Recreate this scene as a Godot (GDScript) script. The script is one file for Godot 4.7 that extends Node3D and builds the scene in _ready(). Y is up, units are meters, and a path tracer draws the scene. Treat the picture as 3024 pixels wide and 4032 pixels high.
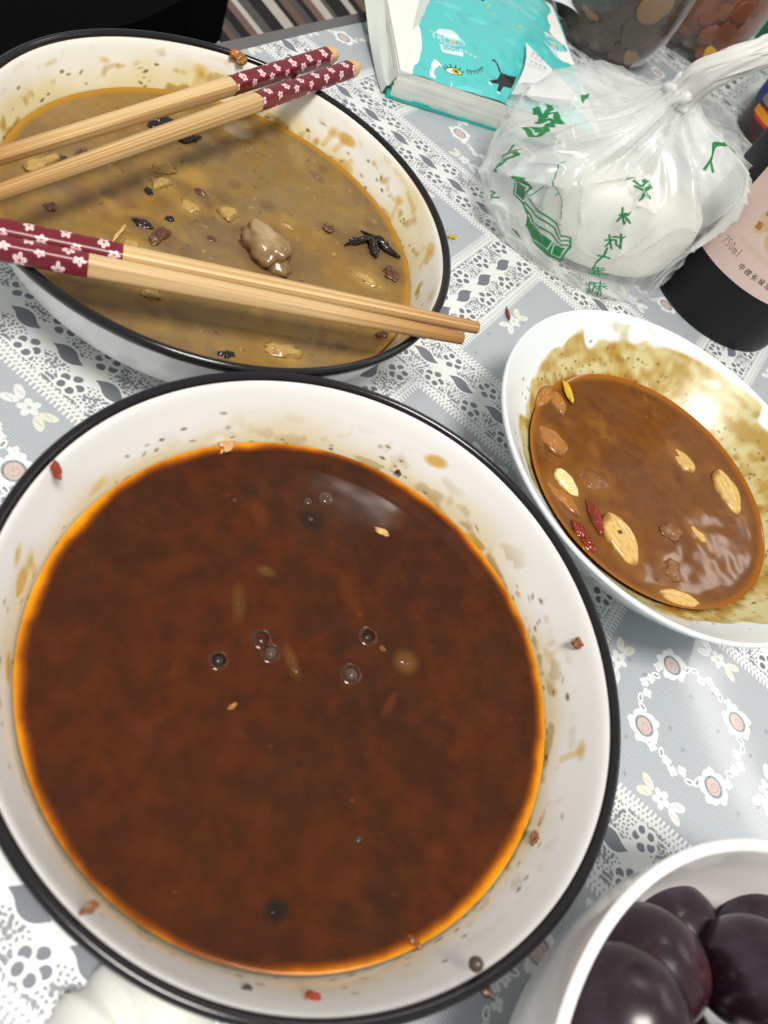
extends Node3D
# A dinner table after the meal, seen from a chair: two enamel bowls and a porcelain bowl of leftover stew, chopsticks, tissues, a bag of steamed buns, jars, a bottle and a bowl of grapes.

var taken := {}
var rng := RandomNumberGenerator.new()
var noise := FastNoiseLite.new()
var M := {}

# ---------------------------------------------------------------- drawing of small pictures (prints, stains, grain)
class Canvas:
	var w: int
	var h: int
	var d := PackedFloat32Array()
	var wrap := false
	func _init(ww: int, hh: int, c: Color, tiled := false) -> void:
		w = ww
		h = hh
		wrap = tiled
		d.resize(w * h * 4)
		for i in w * h:
			d[i * 4] = c.r
			d[i * 4 + 1] = c.g
			d[i * 4 + 2] = c.b
			d[i * 4 + 3] = c.a
	func put(x: int, y: int, c: Color, k: float) -> void:
		if wrap:
			x = posmod(x, w)
			y = posmod(y, h)
		elif x < 0 or y < 0 or x >= w or y >= h:
			return
		var i := (y * w + x) * 4
		d[i] += (c.r - d[i]) * k
		d[i + 1] += (c.g - d[i + 1]) * k
		d[i + 2] += (c.b - d[i + 2]) * k
		d[i + 3] += (c.a - d[i + 3]) * k
	func ell(cx: float, cy: float, rx: float, ry: float, ang: float, c: Color, k := 1.0, soft := 1.0) -> void:
		var R := maxf(rx, ry) + soft
		var ca := cos(ang)
		var sa := sin(ang)
		var m := minf(rx, ry)
		for y in range(int(floor(cy - R)), int(ceil(cy + R)) + 1):
			for x in range(int(floor(cx - R)), int(ceil(cx + R)) + 1):
				var dx := x + 0.5 - cx
				var dy := y + 0.5 - cy
				var a := (dx * ca + dy * sa) / rx
				var b := (-dx * sa + dy * ca) / ry
				var q := (1.0 - sqrt(a * a + b * b)) * m / soft + 0.5
				if q > 0.0:
					put(x, y, c, minf(q, 1.0) * k)
	func seg(x0: float, y0: float, x1: float, y1: float, wd: float, c: Color, k := 1.0) -> void:
		var r := wd / 2.0
		var vx := x1 - x0
		var vy := y1 - y0
		var l2 := maxf(vx * vx + vy * vy, 1e-6)
		for y in range(int(floor(minf(y0, y1) - r - 1)), int(ceil(maxf(y0, y1) + r + 1)) + 1):
			for x in range(int(floor(minf(x0, x1) - r - 1)), int(ceil(maxf(x0, x1) + r + 1)) + 1):
				var px := x + 0.5 - x0
				var py := y + 0.5 - y0
				var t := clampf((px * vx + py * vy) / l2, 0.0, 1.0)
				var q := r + 0.5 - sqrt((px - t * vx) ** 2 + (py - t * vy) ** 2)
				if q > 0.0:
					put(x, y, c, minf(q, 1.0) * k)
	func line(p: Array, ox: float, oy: float, sx: float, sy: float, wd: float, c: Color) -> void:
		for i in range(0, p.size() - 2, 2):
			seg(ox + p[i] * sx, oy + p[i + 1] * sy, ox + p[i + 2] * sx, oy + p[i + 3] * sy, wd, c)
	func poly(p: Array, ox: float, oy: float, sx: float, sy: float, c: Color) -> void:
		var n := p.size() / 2
		var lo := 1e9
		var hi := -1e9
		for i in n:
			lo = minf(lo, oy + p[i * 2 + 1] * sy)
			hi = maxf(hi, oy + p[i * 2 + 1] * sy)
		for y in range(int(floor(lo)), int(ceil(hi)) + 1):
			for sub in 2:
				var yy := y + 0.25 + 0.5 * sub
				var xs: Array[float] = []
				for i in n:
					var j := (i + 1) % n
					var y0: float = oy + p[i * 2 + 1] * sy
					var y1: float = oy + p[j * 2 + 1] * sy
					if (y0 <= yy) != (y1 <= yy):
						xs.append(ox + sx * (p[i * 2] + (p[j * 2] - p[i * 2]) * (yy - y0) / (y1 - y0)))
				xs.sort()
				for q in range(0, xs.size() - 1, 2):
					for x in range(int(round(xs[q])), int(round(xs[q + 1]))):
						put(x, y, c, 1.0 if sub == 0 and false else 0.6 + 0.4 * sub)
	func image() -> Image:
		var b := PackedByteArray()
		b.resize(w * h * 4)
		for i in w * h * 4:
			b[i] = int(clampf(d[i], 0.0, 1.0) * 255.0 + 0.5)
		return Image.create_from_data(w, h, false, Image.FORMAT_RGBA8, b)
	func tex() -> ImageTexture:
		return ImageTexture.create_from_image(image())

# ---------------------------------------------------------------- naming and grouping
func numbered(called: String) -> String:
	taken[called] = taken.get(called, -1) + 1
	return called if taken[called] == 0 else "%s_%03d" % [called, taken[called]]

func tag(o: Node3D, label: String, category: String, group := "") -> Node3D:
	o.set_meta("label", label)
	o.set_meta("category", category)
	if group:
		o.set_meta("group", group)
	return o

func thing(called: String, label: String, category: String, at := Vector3.ZERO, turn := 0.0, group := "") -> Node3D:
	var o := Node3D.new()
	o.name = numbered(called)
	add_child(o)
	o.position = at
	o.rotation.y = turn
	return tag(o, label, category, group)

func part(called: String, mesh: Mesh, m: Material, parent: Node, at := Vector3.ZERO) -> MeshInstance3D:
	var o := MeshInstance3D.new()
	o.name = called
	o.mesh = mesh
	o.material_override = m
	o.position = at
	parent.add_child(o, true)
	return o

func single(called: String, mesh: Mesh, m: Material, label: String, category: String, at := Vector3.ZERO, turn := 0.0, group := "") -> MeshInstance3D:
	var o := part(numbered(called), mesh, m, self, at)
	o.rotation.y = turn
	tag(o, label, category, group)
	return o

func struct(called: String, mesh: Mesh, m: Material, at := Vector3.ZERO) -> MeshInstance3D:
	var o := part(numbered(called), mesh, m, self, at)
	o.set_meta("kind", "structure")
	return o

# ---------------------------------------------------------------- shapes
func grid(nu: int, nv: int, f: Callable, closed := false, uvf = null, colf = null) -> ArrayMesh:
	var P := PackedVector3Array()
	var T := PackedVector2Array()
	var C := PackedColorArray()
	var N := PackedVector3Array()
	for j in nv + 1:
		for i in nu + 1:
			var u := float(i) / nu
			var v := float(j) / nv
			P.append(f.call(0.0 if closed and i == nu else u, v))
			T.append(uvf.call(u, v) if uvf != null else Vector2(u, v))
			if colf != null:
				C.append(colf.call(u, v))
	N.resize(P.size())
	var I := PackedInt32Array()
	var s := nu + 1
	for j in nv:
		for i in nu:
			var a := j * s + i
			for t in [[a, a + 1, a + s], [a + 1, a + s + 1, a + s]]:
				var n := (P[t[2]] - P[t[0]]).cross(P[t[1]] - P[t[0]])
				for k in t:
					N[k] += n
					I.append(k)
	for j in nv + 1:
		if closed:
			var n := N[j * s] + N[j * s + nu]
			N[j * s] = n
			N[j * s + nu] = n
	for j in [0, nv]:
		if P[j * s].distance_squared_to(P[j * s + nu / 2]) < 1e-12:
			var n := Vector3.ZERO
			for i in s:
				n += N[j * s + i]
			for i in s:
				N[j * s + i] = n
	for i in N.size():
		N[i] = N[i].normalized()
	var arr := []
	arr.resize(Mesh.ARRAY_MAX)
	arr[Mesh.ARRAY_VERTEX] = P
	arr[Mesh.ARRAY_NORMAL] = N
	arr[Mesh.ARRAY_TEX_UV] = T
	if C.size():
		arr[Mesh.ARRAY_COLOR] = C
	arr[Mesh.ARRAY_INDEX] = I
	var m := ArrayMesh.new()
	m.add_surface_from_arrays(Mesh.PRIMITIVE_TRIANGLES, arr)
	return m

func spline(pts: Array, n: int) -> PackedVector2Array:
	var out := PackedVector2Array()
	var last := pts.size() - 1
	for i in n + 1:
		var x := float(i) / n * last
		var k := mini(int(x), last - 1)
		out.append(pts[k].cubic_interpolate(pts[k + 1], pts[maxi(k - 1, 0)], pts[mini(k + 2, last)], x - k))
	return out

func lathe(pts: Array, seg: int, n: int, wobble := 0.0) -> ArrayMesh:
	var p := spline(pts, n)
	return grid(seg, n, func(u, v):
		var q := p[int(round(v * n))]
		var r := maxf(q.x, 0.0)
		r += r * wobble * noise.get_noise_2d(cos(u * TAU) * 60.0, sin(u * TAU) * 60.0 + q.y * 900.0)
		return Vector3(r * cos(u * TAU), q.y, r * sin(u * TAU)), true)

func disc(R: float, seg: int, rings: int, hf: Callable) -> ArrayMesh:
	return grid(seg, rings, func(u, v):
		var r := R * (1.0 - pow(v, 1.6))
		var x := r * cos(u * TAU)
		var z := r * sin(u * TAU)
		return Vector3(x, hf.call(x, z, r), z), true, func(u, v):
		var r := 0.5 * (1.0 - pow(v, 1.6))
		return Vector2(0.5 + r * cos(u * TAU), 0.5 + r * sin(u * TAU)))

func sgnpow(x: float, e: float) -> float:
	return signf(x) * pow(absf(x), e)

func blob(rx: float, ry: float, rz: float, amp := 0.0, freq := 1.0, seed := 0.0, e := 1.0, seg := 26, n := 16) -> ArrayMesh:
	return grid(seg, n, func(u, v):
		var th: float = (v - 0.5) * PI
		var ph: float = u * TAU
		var q := Vector3(sgnpow(cos(th), e) * sgnpow(cos(ph), e), sgnpow(sin(th), e), sgnpow(cos(th), e) * sgnpow(sin(ph), e))
		var k := 1.0 + amp * (noise.get_noise_3d(q.x * 40.0 * freq + seed * 131.0, q.y * 40.0 * freq + seed * 57.0, q.z * 40.0 * freq) + 0.5 * noise.get_noise_3d(q.x * 105.0 * freq + seed * 71.0, q.y * 105.0 * freq, q.z * 105.0 * freq) + 0.25 * noise.get_noise_3d(q.x * 250.0 * freq, q.y * 250.0 * freq + seed * 17.0, q.z * 250.0 * freq))
		return Vector3(q.x * rx, q.y * ry, q.z * rz) * k, true, func(u, v):
		var th: float = (v - 0.5) * PI
		var rr := 0.5 * (acos(clampf(sin(th), -1, 1)) / PI)
		return Vector2(0.5 + rr * cos(u * TAU), 0.5 + rr * sin(u * TAU)))

func slice_shape(L: float, T: float, W: float, seed: float) -> ArrayMesh:   # a cut slice: pointed outline, flat faces, soft edges
	var prof := [Vector2(0.0, -1.0), Vector2(0.7, -0.9), Vector2(1.0, -0.3), Vector2(1.0, 0.3), Vector2(0.94, 0.72), Vector2(0.8, 0.92), Vector2(0.45, 1.0), Vector2(0.0, 0.96)]
	return grid(36, 14, func(u, v):
		var x: float = v * 7.0
		var k := mini(int(x), 6)
		var q: Vector2 = prof[k].lerp(prof[k + 1], x - k)
		var a: float = u * TAU
		var px := cos(a)
		var pz := sgnpow(sin(a), 1.25) * (1.0 + 0.22 * cos(a + seed)) + 0.22 * (px * px - 0.5) * sin(seed * 2.0)
		var w := 1.0 + 0.10 * noise.get_noise_2d(px * 60.0 + seed * 90.0, pz * 60.0)
		return Vector3(px * L * q.x * w, T * (q.y + 0.35 * px * sin(seed) + 0.25 * noise.get_noise_2d(px * q.x * 90.0 + seed * 50.0, pz * q.x * 90.0)), pz * W * q.x * w), true, func(u, v):
		var x: float = v * 7.0
		var k := mini(int(x), 6)
		var rr: float = prof[k].lerp(prof[k + 1], x - k).x * 0.46
		if v < 0.45:
			rr = 0.5
		return Vector2(0.5 + rr * cos(u * TAU), 0.5 + rr * sin(u * TAU)))

func slab(p: Array, y0: float, y1: float) -> ArrayMesh:   # an outline in plan, given thickness, edges a little rounded
	var st := SurfaceTool.new()
	st.begin(Mesh.PRIMITIVE_TRIANGLES)
	st.set_smooth_group(-1)
	var poly := PackedVector2Array(p)
	if Geometry2D.is_polygon_clockwise(poly):
		poly.reverse()
	var b := minf(absf(y1 - y0) * 0.2, 0.004)
	var ins: Array = Geometry2D.offset_polygon(poly, -b)
	var top: PackedVector2Array = ins[0] if ins.size() and ins[0].size() == poly.size() else poly
	var tri := Geometry2D.triangulate_polygon(poly)
	for k in range(0, tri.size(), 3):
		for q in [tri[k], tri[k + 1], tri[k + 2]]:
			st.add_vertex(Vector3(poly[q].x, y1, poly[q].y))
		for q in [tri[k + 2], tri[k + 1], tri[k]]:
			st.add_vertex(Vector3(poly[q].x, y0, poly[q].y))
	for i in poly.size():
		var a := poly[i]
		var c := poly[(i + 1) % poly.size()]
		for q in [Vector3(a.x, y0, a.y), Vector3(c.x, y1, c.y), Vector3(c.x, y0, c.y), Vector3(a.x, y0, a.y), Vector3(a.x, y1, a.y), Vector3(c.x, y1, c.y)]:
			st.add_vertex(q)
	st.generate_normals()
	return st.commit()

func box(x: float, y: float, z: float, e := 0.25) -> ArrayMesh:
	return blob(x / 2, y / 2, z / 2, 0.0, 1.0, 0.0, e, 48, 32)

# ---------------------------------------------------------------- materials
func mat(c: Color, rough := 0.5, extra := {}) -> StandardMaterial3D:
	var m := StandardMaterial3D.new()
	m.albedo_color = c
	m.roughness = rough
	for k in extra:
		m.set(k, extra[k])
	return m

func rgb(r: int, g: int, b: int, a := 1.0) -> Color:
	return Color(r / 255.0, g / 255.0, b / 255.0, a)

func fbm(x: float, y: float, z := 0.0) -> float:
	return noise.get_noise_3d(x, y, z) * 0.6 + noise.get_noise_3d(x * 2.3 + 71, y * 2.3, z + 13) * 0.3 + noise.get_noise_3d(x * 5.1, y * 5.1 + 31, z) * 0.17

# ---------------------------------------------------------------- the printed tablecloth: lace bands round squares of mesh with a wreath of roses
func cloth_picture() -> Canvas:
	var S := 1024
	var mm := S / 147.0
	var base := rgb(180, 186, 191)
	var lace := rgb(226, 229, 226)
	var hole := rgb(112, 118, 126)
	var cv := Canvas.new(S, S, base, true)
	# the weave of the mesh squares
	for j in 128:
		for i in 128:
			cv.ell(i * 8.0 + 2.5, j * 8.0 + 2.5, 2.1, 1.9, 0.0, rgb(112, 119, 128), 0.7, 2.0)
	for j in 256:
		cv.seg(0, j * 4.0, S, j * 4.0, 1.0, rgb(196, 204, 212), 0.3)
	for i in 60:
		var x := rng.randf() * S
		var y := rng.randf() * S
		for k in 4:
			cv.seg(x + k * 3.0, y - 6, x + k * 3.0 + rng.randf_range(-2, 2), y + rng.randf_range(2, 10), 1.6, rgb(90, 100, 112), 0.55)
	var hw := 20.5 * mm
	# wreath
	var c := S / 2.0
	var petal := rgb(232, 234, 232)
	for q in 4:
		var an := q * PI / 2 + PI / 4
		var rx := c + cos(an) * 27.5 * mm
		var ry := c + sin(an) * 27.5 * mm
		for p in 5:
			var pa := p * TAU / 5 + q * 1.3
			cv.ell(rx + cos(pa) * 33, ry + sin(pa) * 33, 25, 21, pa + 1.57, petal, 1.0, 2.0)
			cv.ell(rx + cos(pa + 0.35) * 47, ry + sin(pa + 0.35) * 47, 14, 12, pa, petal, 1.0, 2.0)
		cv.ell(rx, ry, 34, 31, 0.3, rgb(126, 134, 142), 1.0, 3.0)
		for k in 40:
			var a := rng.randf() * TAU
			cv.seg(rx + cos(a) * 22, ry + sin(a) * 22, rx + cos(a) * 36, ry + sin(a) * 36, 1.5, rgb(170, 176, 180), 0.8)
		cv.ell(rx, ry, 27, 24, 0.6, rgb(206, 186, 178), 1.0, 2.0)
		for k in 9:
			var a := k * 0.9
			cv.seg(rx + cos(a) * k * 2.4, ry + sin(a) * k * 2.2, rx + cos(a + 0.9) * (k + 1) * 2.4, ry + sin(a + 0.9) * (k + 1) * 2.2, 2.2, rgb(176, 150, 142), 0.8)
		for k in 7:
			var a := an + PI / 4 + (k - 3) * 0.155
			var px := c + cos(a) * (26.5 + 1.8 * sin(k * 2.4)) * mm
			var py := c + sin(a) * (26.5 + 1.8 * sin(k * 2.4)) * mm
			if k in [0, 1, 5]:
				cv.ell(px, py, 17, 10, a + 0.6 + k, petal, 1.0, 1.5)
				cv.ell(px, py, 9, 4, a + 0.6 + k, rgb(122, 131, 142), 1.0, 1.5)
			else:
				for z in 4:
					cv.ell(px + cos(z * 1.57 + k) * 10, py + sin(z * 1.57 + k) * 10, 8, 7, 0.0, petal, 1.0, 1.5)
			cv.seg(px, py, c + cos(a + 0.155) * 26.5 * mm, c + sin(a + 0.155) * 26.5 * mm, 3.0, petal, 0.8)
		# a sprig at the middle of each side of the square
		var ex := c + cos(q * PI / 2) * 43.0 * mm
		var ey := c + sin(q * PI / 2) * 43.0 * mm
		for z in 5:
			cv.ell(ex + cos(z * 1.257) * 19, ey + sin(z * 1.257) * 19, 14, 11, z * 1.257, rgb(224, 227, 225), 1.0, 2.0)
		for z in [-1, 1]:
			for w in [-1, 1]:
				var la: float = q * PI / 2 + PI / 2
				var lx: float = ex + cos(la) * z * 56 + cos(la + 1.57) * w * 17
				var ly: float = ey + sin(la) * z * 56 + sin(la + 1.57) * w * 17
				cv.ell(lx, ly, 27, 14, la + z * w * 0.5, rgb(222, 222, 205) if z > 0 else rgb(224, 227, 225), 1.0, 2.0)
				cv.seg(lx - cos(la) * 14, ly - sin(la) * 14, lx + cos(la) * 14, ly + sin(la) * 14, 2.0, rgb(168, 172, 170), 0.9)
	# the lace bands
	for dir in 2:
		var at := func(a: float, b: float) -> Vector2: return Vector2(a, b) if dir == 0 else Vector2(b, a)
		var lo: float = 0.0 if dir == 0 else hw
		for b in range(int(-hw), int(hw) + 1):
			for a in range(int(lo), S - int(lo)):
				var p: Vector2 = at.call(float(a), float(b))
				cv.put(int(p.x), int(p.y), lace, 1.0)
		for sd in [-1.0, 1.0]:
			for k in range(int(lo / 16) + 1, int((S - lo) / 16)):
				var p: Vector2 = at.call(k * 16.0, sd * hw)
				var p2: Vector2 = at.call(k * 16.0 + 4, sd * (hw + 15))
				cv.seg(p.x, p.y, p2.x, p2.y, 8.0, lace)
				p = at.call(k * 16.0, sd * (hw - 10))
				cv.ell(p.x, p.y, 3.0, 5.5, 0.5 + dir * 1.57, hole, 0.55, 1.5)
				p = at.call(k * 16.0 + 8, sd * (hw - 27))
				cv.ell(p.x, p.y, 2.4, 5.0, -0.5 + dir * 1.57, hole, 0.6, 1.5)
		var pitch := S / 6.0
		for k in 6:
			var a0 := k * pitch
			# fans of little slots round the foot of each scallop
			for sd in [-1.0, 1.0]:
				for ring in 7:
					var rr := 16.0 + ring * 13.5
					var cnt := int(rr * PI / 17.0)
					for z in cnt + 1:
						var ang := PI * z / maxf(cnt, 1)
						var la: float = a0 + pitch / 2 + cos(ang) * rr * 0.82
						var lb: float = sd * (hw - 34 - sin(ang) * rr * 0.86)
						if lb * sd < 3.0 or (dir == 1 and (la < lo or la > S - lo)):
							continue
						var p: Vector2 = at.call(la, lb)
						var big := 1.0 + 0.9 * float(rng.randf() < 0.3) + rng.randf() * 0.3
						cv.ell(p.x, p.y, 2.6 * big, 4.3 * big * (0.8 + rng.randf() * 0.3), rng.randf() * 3.0, hole, 0.8, 1.4)
			for sd in [-1.0, 1.0]:
				for z in 5:
					var off: Vector2 = [Vector2(0, 0), Vector2(27, 20), Vector2(-27, 20), Vector2(15, 46), Vector2(-17, 46)][z]
					if dir == 1 and (a0 + off.x < lo or a0 + off.x > S - lo):
						continue
					var p: Vector2 = at.call(a0 + off.x, sd * (hw - 34 - 52 + off.y - 14))
					cv.ell(p.x, p.y, 22, 22, 0.0, lace, 1.0, 1.5)
					cv.ell(p.x, p.y, 14.5 - z * 0.8, 11.0 + 2.0 * rng.randf(), rng.randf() * 3.0, hole, 1.0, 2.0)
			# the big leaf-shaped openings down the middle
			if dir == 1 and (a0 + pitch / 2 < lo + 40 or a0 + pitch / 2 > S - lo - 40):
				continue
			for z in range(-30, 31):
				var t := z / 30.0
				var p: Vector2 = at.call(a0 + pitch / 2 + t * 52.0, 4.0 * sin(t * 4.0))
				var wd := 22.0 * pow(maxf(1.0 - absf(t) ** 1.5, 0.0), 1.3) + 3.0
				cv.ell(p.x, p.y, wd + 7.0, wd + 7.0, 0.0, lace, 1.0, 1.5)
			for z in range(-30, 31):
				var t := z / 30.0
				var p: Vector2 = at.call(a0 + pitch / 2 + t * 52.0, 4.0 * sin(t * 4.0))
				var wd := 22.0 * pow(maxf(1.0 - absf(t) ** 1.5, 0.0), 1.3) + 2.5
				cv.ell(p.x, p.y, wd, wd, 0.0, hole, 1.0, 2.0)
	return cv

# ---------------------------------------------------------------- shared materials
func wood_picture(dark: float) -> Canvas:
	var cv := Canvas.new(256, 64, rgb(214, 184, 134))
	for y in 64:
		for x in 256:
			var n := noise.get_noise_3d(x * 0.16, y * 34.0, dark * 900) * 0.6 + noise.get_noise_3d(x * 0.5, y * 90.0, dark * 500) * 0.4
			cv.put(x, y, rgb(166, 120, 66), clampf(0.3 + n * 1.6, 0, 1) * 0.8)
			var soaked := clampf((0.42 - x / 256.0) * 2.6 + n * 0.25, 0, 1)   # the eating end is darker from use and sauce
			cv.put(x, y, rgb(140, 86, 30), soaked * 0.72 * dark)
	return cv

func wrap_picture() -> Canvas:
	var cv := Canvas.new(512, 176, rgb(112, 22, 36), true)
	for k in 36:
		var x := (k % 12) * 42.6 + (k / 12) * 17.0 + rng.randf_range(-5, 5)
		var y := (k / 12) * 58.0 + (k % 2) * 27.0 + rng.randf_range(-4, 4) + 12
		var a := rng.randf() * 6.0
		var s := rng.randf_range(0.85, 1.1)
		for p in 5:
			var t := a + p * TAU / 5
			cv.ell(x + cos(t) * 8.6 * s, y + sin(t) * 8.6 * s, 6.4 * s, 4.6 * s, t, rgb(244, 226, 222), 1.0, 1.5)
			cv.seg(x + cos(t) * 4, y + sin(t) * 4, x + cos(t) * 10 * s, y + sin(t) * 10 * s, 1.4, rgb(176, 70, 82), 0.9)
		cv.ell(x, y, 2.6, 2.6, 0, rgb(150, 40, 52), 1.0, 1.5)
	return cv

# Stains that sauce left on the inside of a bowl. v: 0 at the rim, 1 in the middle; at: where the sauce stands now
func stain_picture(kind: int, at: float) -> Canvas:
	var W := 1024
	var H := 256
	var white := [rgb(246, 245, 243), rgb(244, 242, 234), rgb(226, 234, 236)][kind] as Color
	var cv := Canvas.new(W, H, white)
	for y in H:
		for x in W:
			var u := x / float(W) * TAU
			var v := y / float(H)
			var X := cos(u) * 100.0
			var Z := sin(u) * 100.0
			var n := fbm(X * 1.3, Z * 1.3, v * 330.0 + kind * 500)
			var f := fbm(X * 5.0, Z * 5.0, v * 1100.0 + kind * 300)
			var near := clampf(v / at, 0, 1)
			if kind == 0:
				var k := clampf((near - 0.45) * 1.8 + n * 0.9, 0, 1) * clampf(near * 1.4 - 0.25, 0, 1)
				cv.put(x, y, rgb(228, 214, 176), k * 0.95)
				var side := clampf(0.35 + 0.65 * cos(u + 0.35), 0, 1)
				var s := clampf((near - 0.5) * 2.2, 0, 1) * clampf(f * 4.2 - 0.5, 0, 1) * side
				cv.put(x, y, rgb(170, 140, 84), s * 0.8)
			elif kind == 1:
				var k := clampf((near - 0.3) * 1.7 + n * 1.3, 0, 1)
				cv.put(x, y, rgb(228, 212, 150), k * 0.72)
				var s := clampf(f * 3.6 - 0.75 + n * 0.6, 0, 1) * clampf((near - 0.2) * 2, 0, 1)
				cv.put(x, y, rgb(178, 134, 50), s * 0.75)
			else:
				var side := 0.5 + 0.5 * cos(u + 0.75)
				var top := 0.9 - 0.62 * pow(side, 0.6) + n * 0.34 + 0.07 * sin(u * 7.0 + n * 6)
				var k := clampf((near - top) * 14.0, 0, 1)
				cv.put(x, y, rgb(196, 182, 122), k * 0.85)
				var s := clampf(0.5 + f * 1.3 + n * 1.1, 0, 1) * k
				cv.put(x, y, rgb(164, 126, 44), s * 0.75)
				cv.put(x, y, rgb(150, 92, 30), clampf((near - 0.9) * 8 + f * 2, 0, 1) * k * 0.55)
	for k in [110, 190, 240][kind]:
		var x := rng.randf() * W
		var v := at * (0.45 + 0.55 * sqrt(rng.randf()))
		cv.ell(x, v * H, rng.randf_range(0.8, 2.6), rng.randf_range(0.8, 2.2), rng.randf() * 3, rgb(96, 74, 38), rng.randf_range(0.35, 0.85), 1.5)
	for k in [9, 26, 8][kind]:
		var x := rng.randf() * W
		var v := at * rng.randf_range(0.4, 0.98)
		var c := rgb(206, 150, 40) if kind < 2 else rgb(150, 104, 26)
		cv.ell(x, v * H, rng.randf_range(3, 10), rng.randf_range(3, 9), rng.randf() * 3, c, rng.randf_range(0.25, 0.7), 4.0)
		if k % 3 == 0:
			cv.seg(x, v * H, x + rng.randf_range(-8, 8), v * H + 22, 5.0, c, 0.3)
	return cv

func sauce_picture(kind: int, R: float, clouds: Array) -> Canvas:
	var S := 640
	var cv := Canvas.new(S, S, Color.BLACK)
	for y in S:
		for x in S:
			var X := (x + 0.5) / S - 0.5
			var Y := (y + 0.5) / S - 0.5
			var r := sqrt(X * X + Y * Y) * 2.0
			if r > 1.02:
				continue
			var n := fbm(X * 320, Y * 320, kind * 400.0)
			var f := fbm(X * 1500, Y * 1500, kind * 400.0 + 90)
			var c: Color
			if kind == 0:
				c = rgb(62, 29, 9).lerp(rgb(74, 34, 9), clampf(0.5 + n * 0.9, 0, 1)).lerp(rgb(56, 33, 12), clampf(fbm(X * 200 + 300, Y * 260) * 1.4, 0, 1) * 0.6)
				c = c.lerp(rgb(46, 23, 9), clampf(f * 0.9, 0, 0.35)).lerp(rgb(92, 42, 12), clampf(-f * 0.9 - 0.1, 0, 0.3))
				var e := r + n * 0.020 + f * 0.007 + 0.008 * sin(atan2(Y, X) * 2.0 + 0.6) - 0.011
				c = c.lerp(rgb(150, 76, 6), smoothstep(0.945, 0.978, e))
				c = c.lerp(rgb(212, 136, 10), smoothstep(0.966, 0.990, e))
				c = c.lerp(rgb(230, 164, 40), smoothstep(0.990, 1.005, e))
			elif kind == 1:
				c = rgb(132, 109, 70).lerp(rgb(138, 106, 52), clampf(0.5 + n * 1.2, 0, 1)).lerp(rgb(108, 86, 62), clampf(fbm(X * 240 + 500, Y * 240) * 2.2, 0, 1) * 0.7)
				c = c.lerp(rgb(150, 118, 62), clampf(f * 1.4, 0, 0.4))
				c = c.lerp(rgb(176, 124, 34), smoothstep(0.955, 0.995, r))
			else:
				c = rgb(112, 68, 28).lerp(rgb(106, 68, 40), clampf(0.5 + n * 1.8, 0, 1)).lerp(rgb(124, 76, 28), clampf(fbm(X * 240 + 900, Y * 240) * 2.2, 0, 1) * 0.6)
				c = c.lerp(rgb(92, 56, 26), clampf(f * 1.2, 0, 0.3))
				c = c.lerp(rgb(150, 88, 16), smoothstep(0.93, 0.99, r))
			var i := (y * S + x) * 4
			cv.d[i] = c.r
			cv.d[i + 1] = c.g
			cv.d[i + 2] = c.b
	for q in clouds:
		var k := S / (2000.0 * R)
		cv.ell(S / 2.0 + q[0] * 1000.0 * k, S / 2.0 + q[1] * 1000.0 * k, q[2] * k, q[3] * k, deg_to_rad(q[4]), q[5], q[6], q[3] * k * 0.8)
	for k in [26, 60, 40][kind]:   # things drowned under the surface
		var a := rng.randf() * TAU
		var r := sqrt(rng.randf()) * S * 0.45
		var c: Color = [[rgb(100, 46, 18), rgb(44, 28, 18)], [rgb(166, 132, 68), rgb(92, 70, 54)], [rgb(144, 92, 40), rgb(84, 52, 34)]][kind][k % 2]
		cv.ell(S / 2 + cos(a) * r, S / 2 + sin(a) * r, rng.randf_range(8, 26), rng.randf_range(5, 14), rng.randf() * 3, c, rng.randf_range(0.15, 0.5), rng.randf_range(5, 14))
	for k in [30, 160, 40][kind]:
		var a := rng.randf() * TAU
		var r := sqrt(rng.randf()) * S * 0.47
		var c: Color = [rgb(40, 26, 16), rgb(92, 66, 36), rgb(70, 40, 20)][kind] if k % 3 else [rgb(120, 58, 20), rgb(190, 160, 100), rgb(176, 120, 60)][kind]
		cv.ell(S / 2 + cos(a) * r, S / 2 + sin(a) * r, rng.randf_range(1, 4.5), rng.randf_range(1, 3), rng.randf() * 3, c, rng.randf_range(0.3, 0.7), 2.5)
	return cv

func ripple_map() -> ImageTexture:
	var cv := Canvas.new(256, 256, Color(0.5, 0.5, 0.5), true)
	for k in 420:
		var g := rng.randf_range(0.25, 0.8)
		cv.ell(rng.randf() * 256, rng.randf() * 256, rng.randf_range(3, 26), rng.randf_range(3, 18), rng.randf() * 3, Color(g, g, g), 0.4, 14.0)
	return cv.tex()

# food that sauce clings to: clean on top, coated toward the waterline
func coated(top: Color, sauce_color: Color, rough: float, lo := 0.60, hi := 0.84) -> StandardMaterial3D:
	var cv := Canvas.new(96, 96, top)
	var z := rng.randf() * 900.0
	for y in 96:
		for x in 96:
			var n := fbm(x * 2.6 + z, y * 2.6)
			var f := fbm(x * 8.0, y * 8.0 + z)
			var v := 1.0 - 2.0 * Vector2(x / 96.0 - 0.5, y / 96.0 - 0.5).length()
			cv.put(x, y, sauce_color, clampf(1.0 - smoothstep(lo, hi, v + n * 0.35), 0, 1) * 0.95)
			cv.put(x, y, top.lerp(sauce_color, 0.6), clampf(f * 1.2, 0, 0.4))
	return mat(Color.WHITE, rough, {"albedo_texture": cv.tex()})

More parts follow.
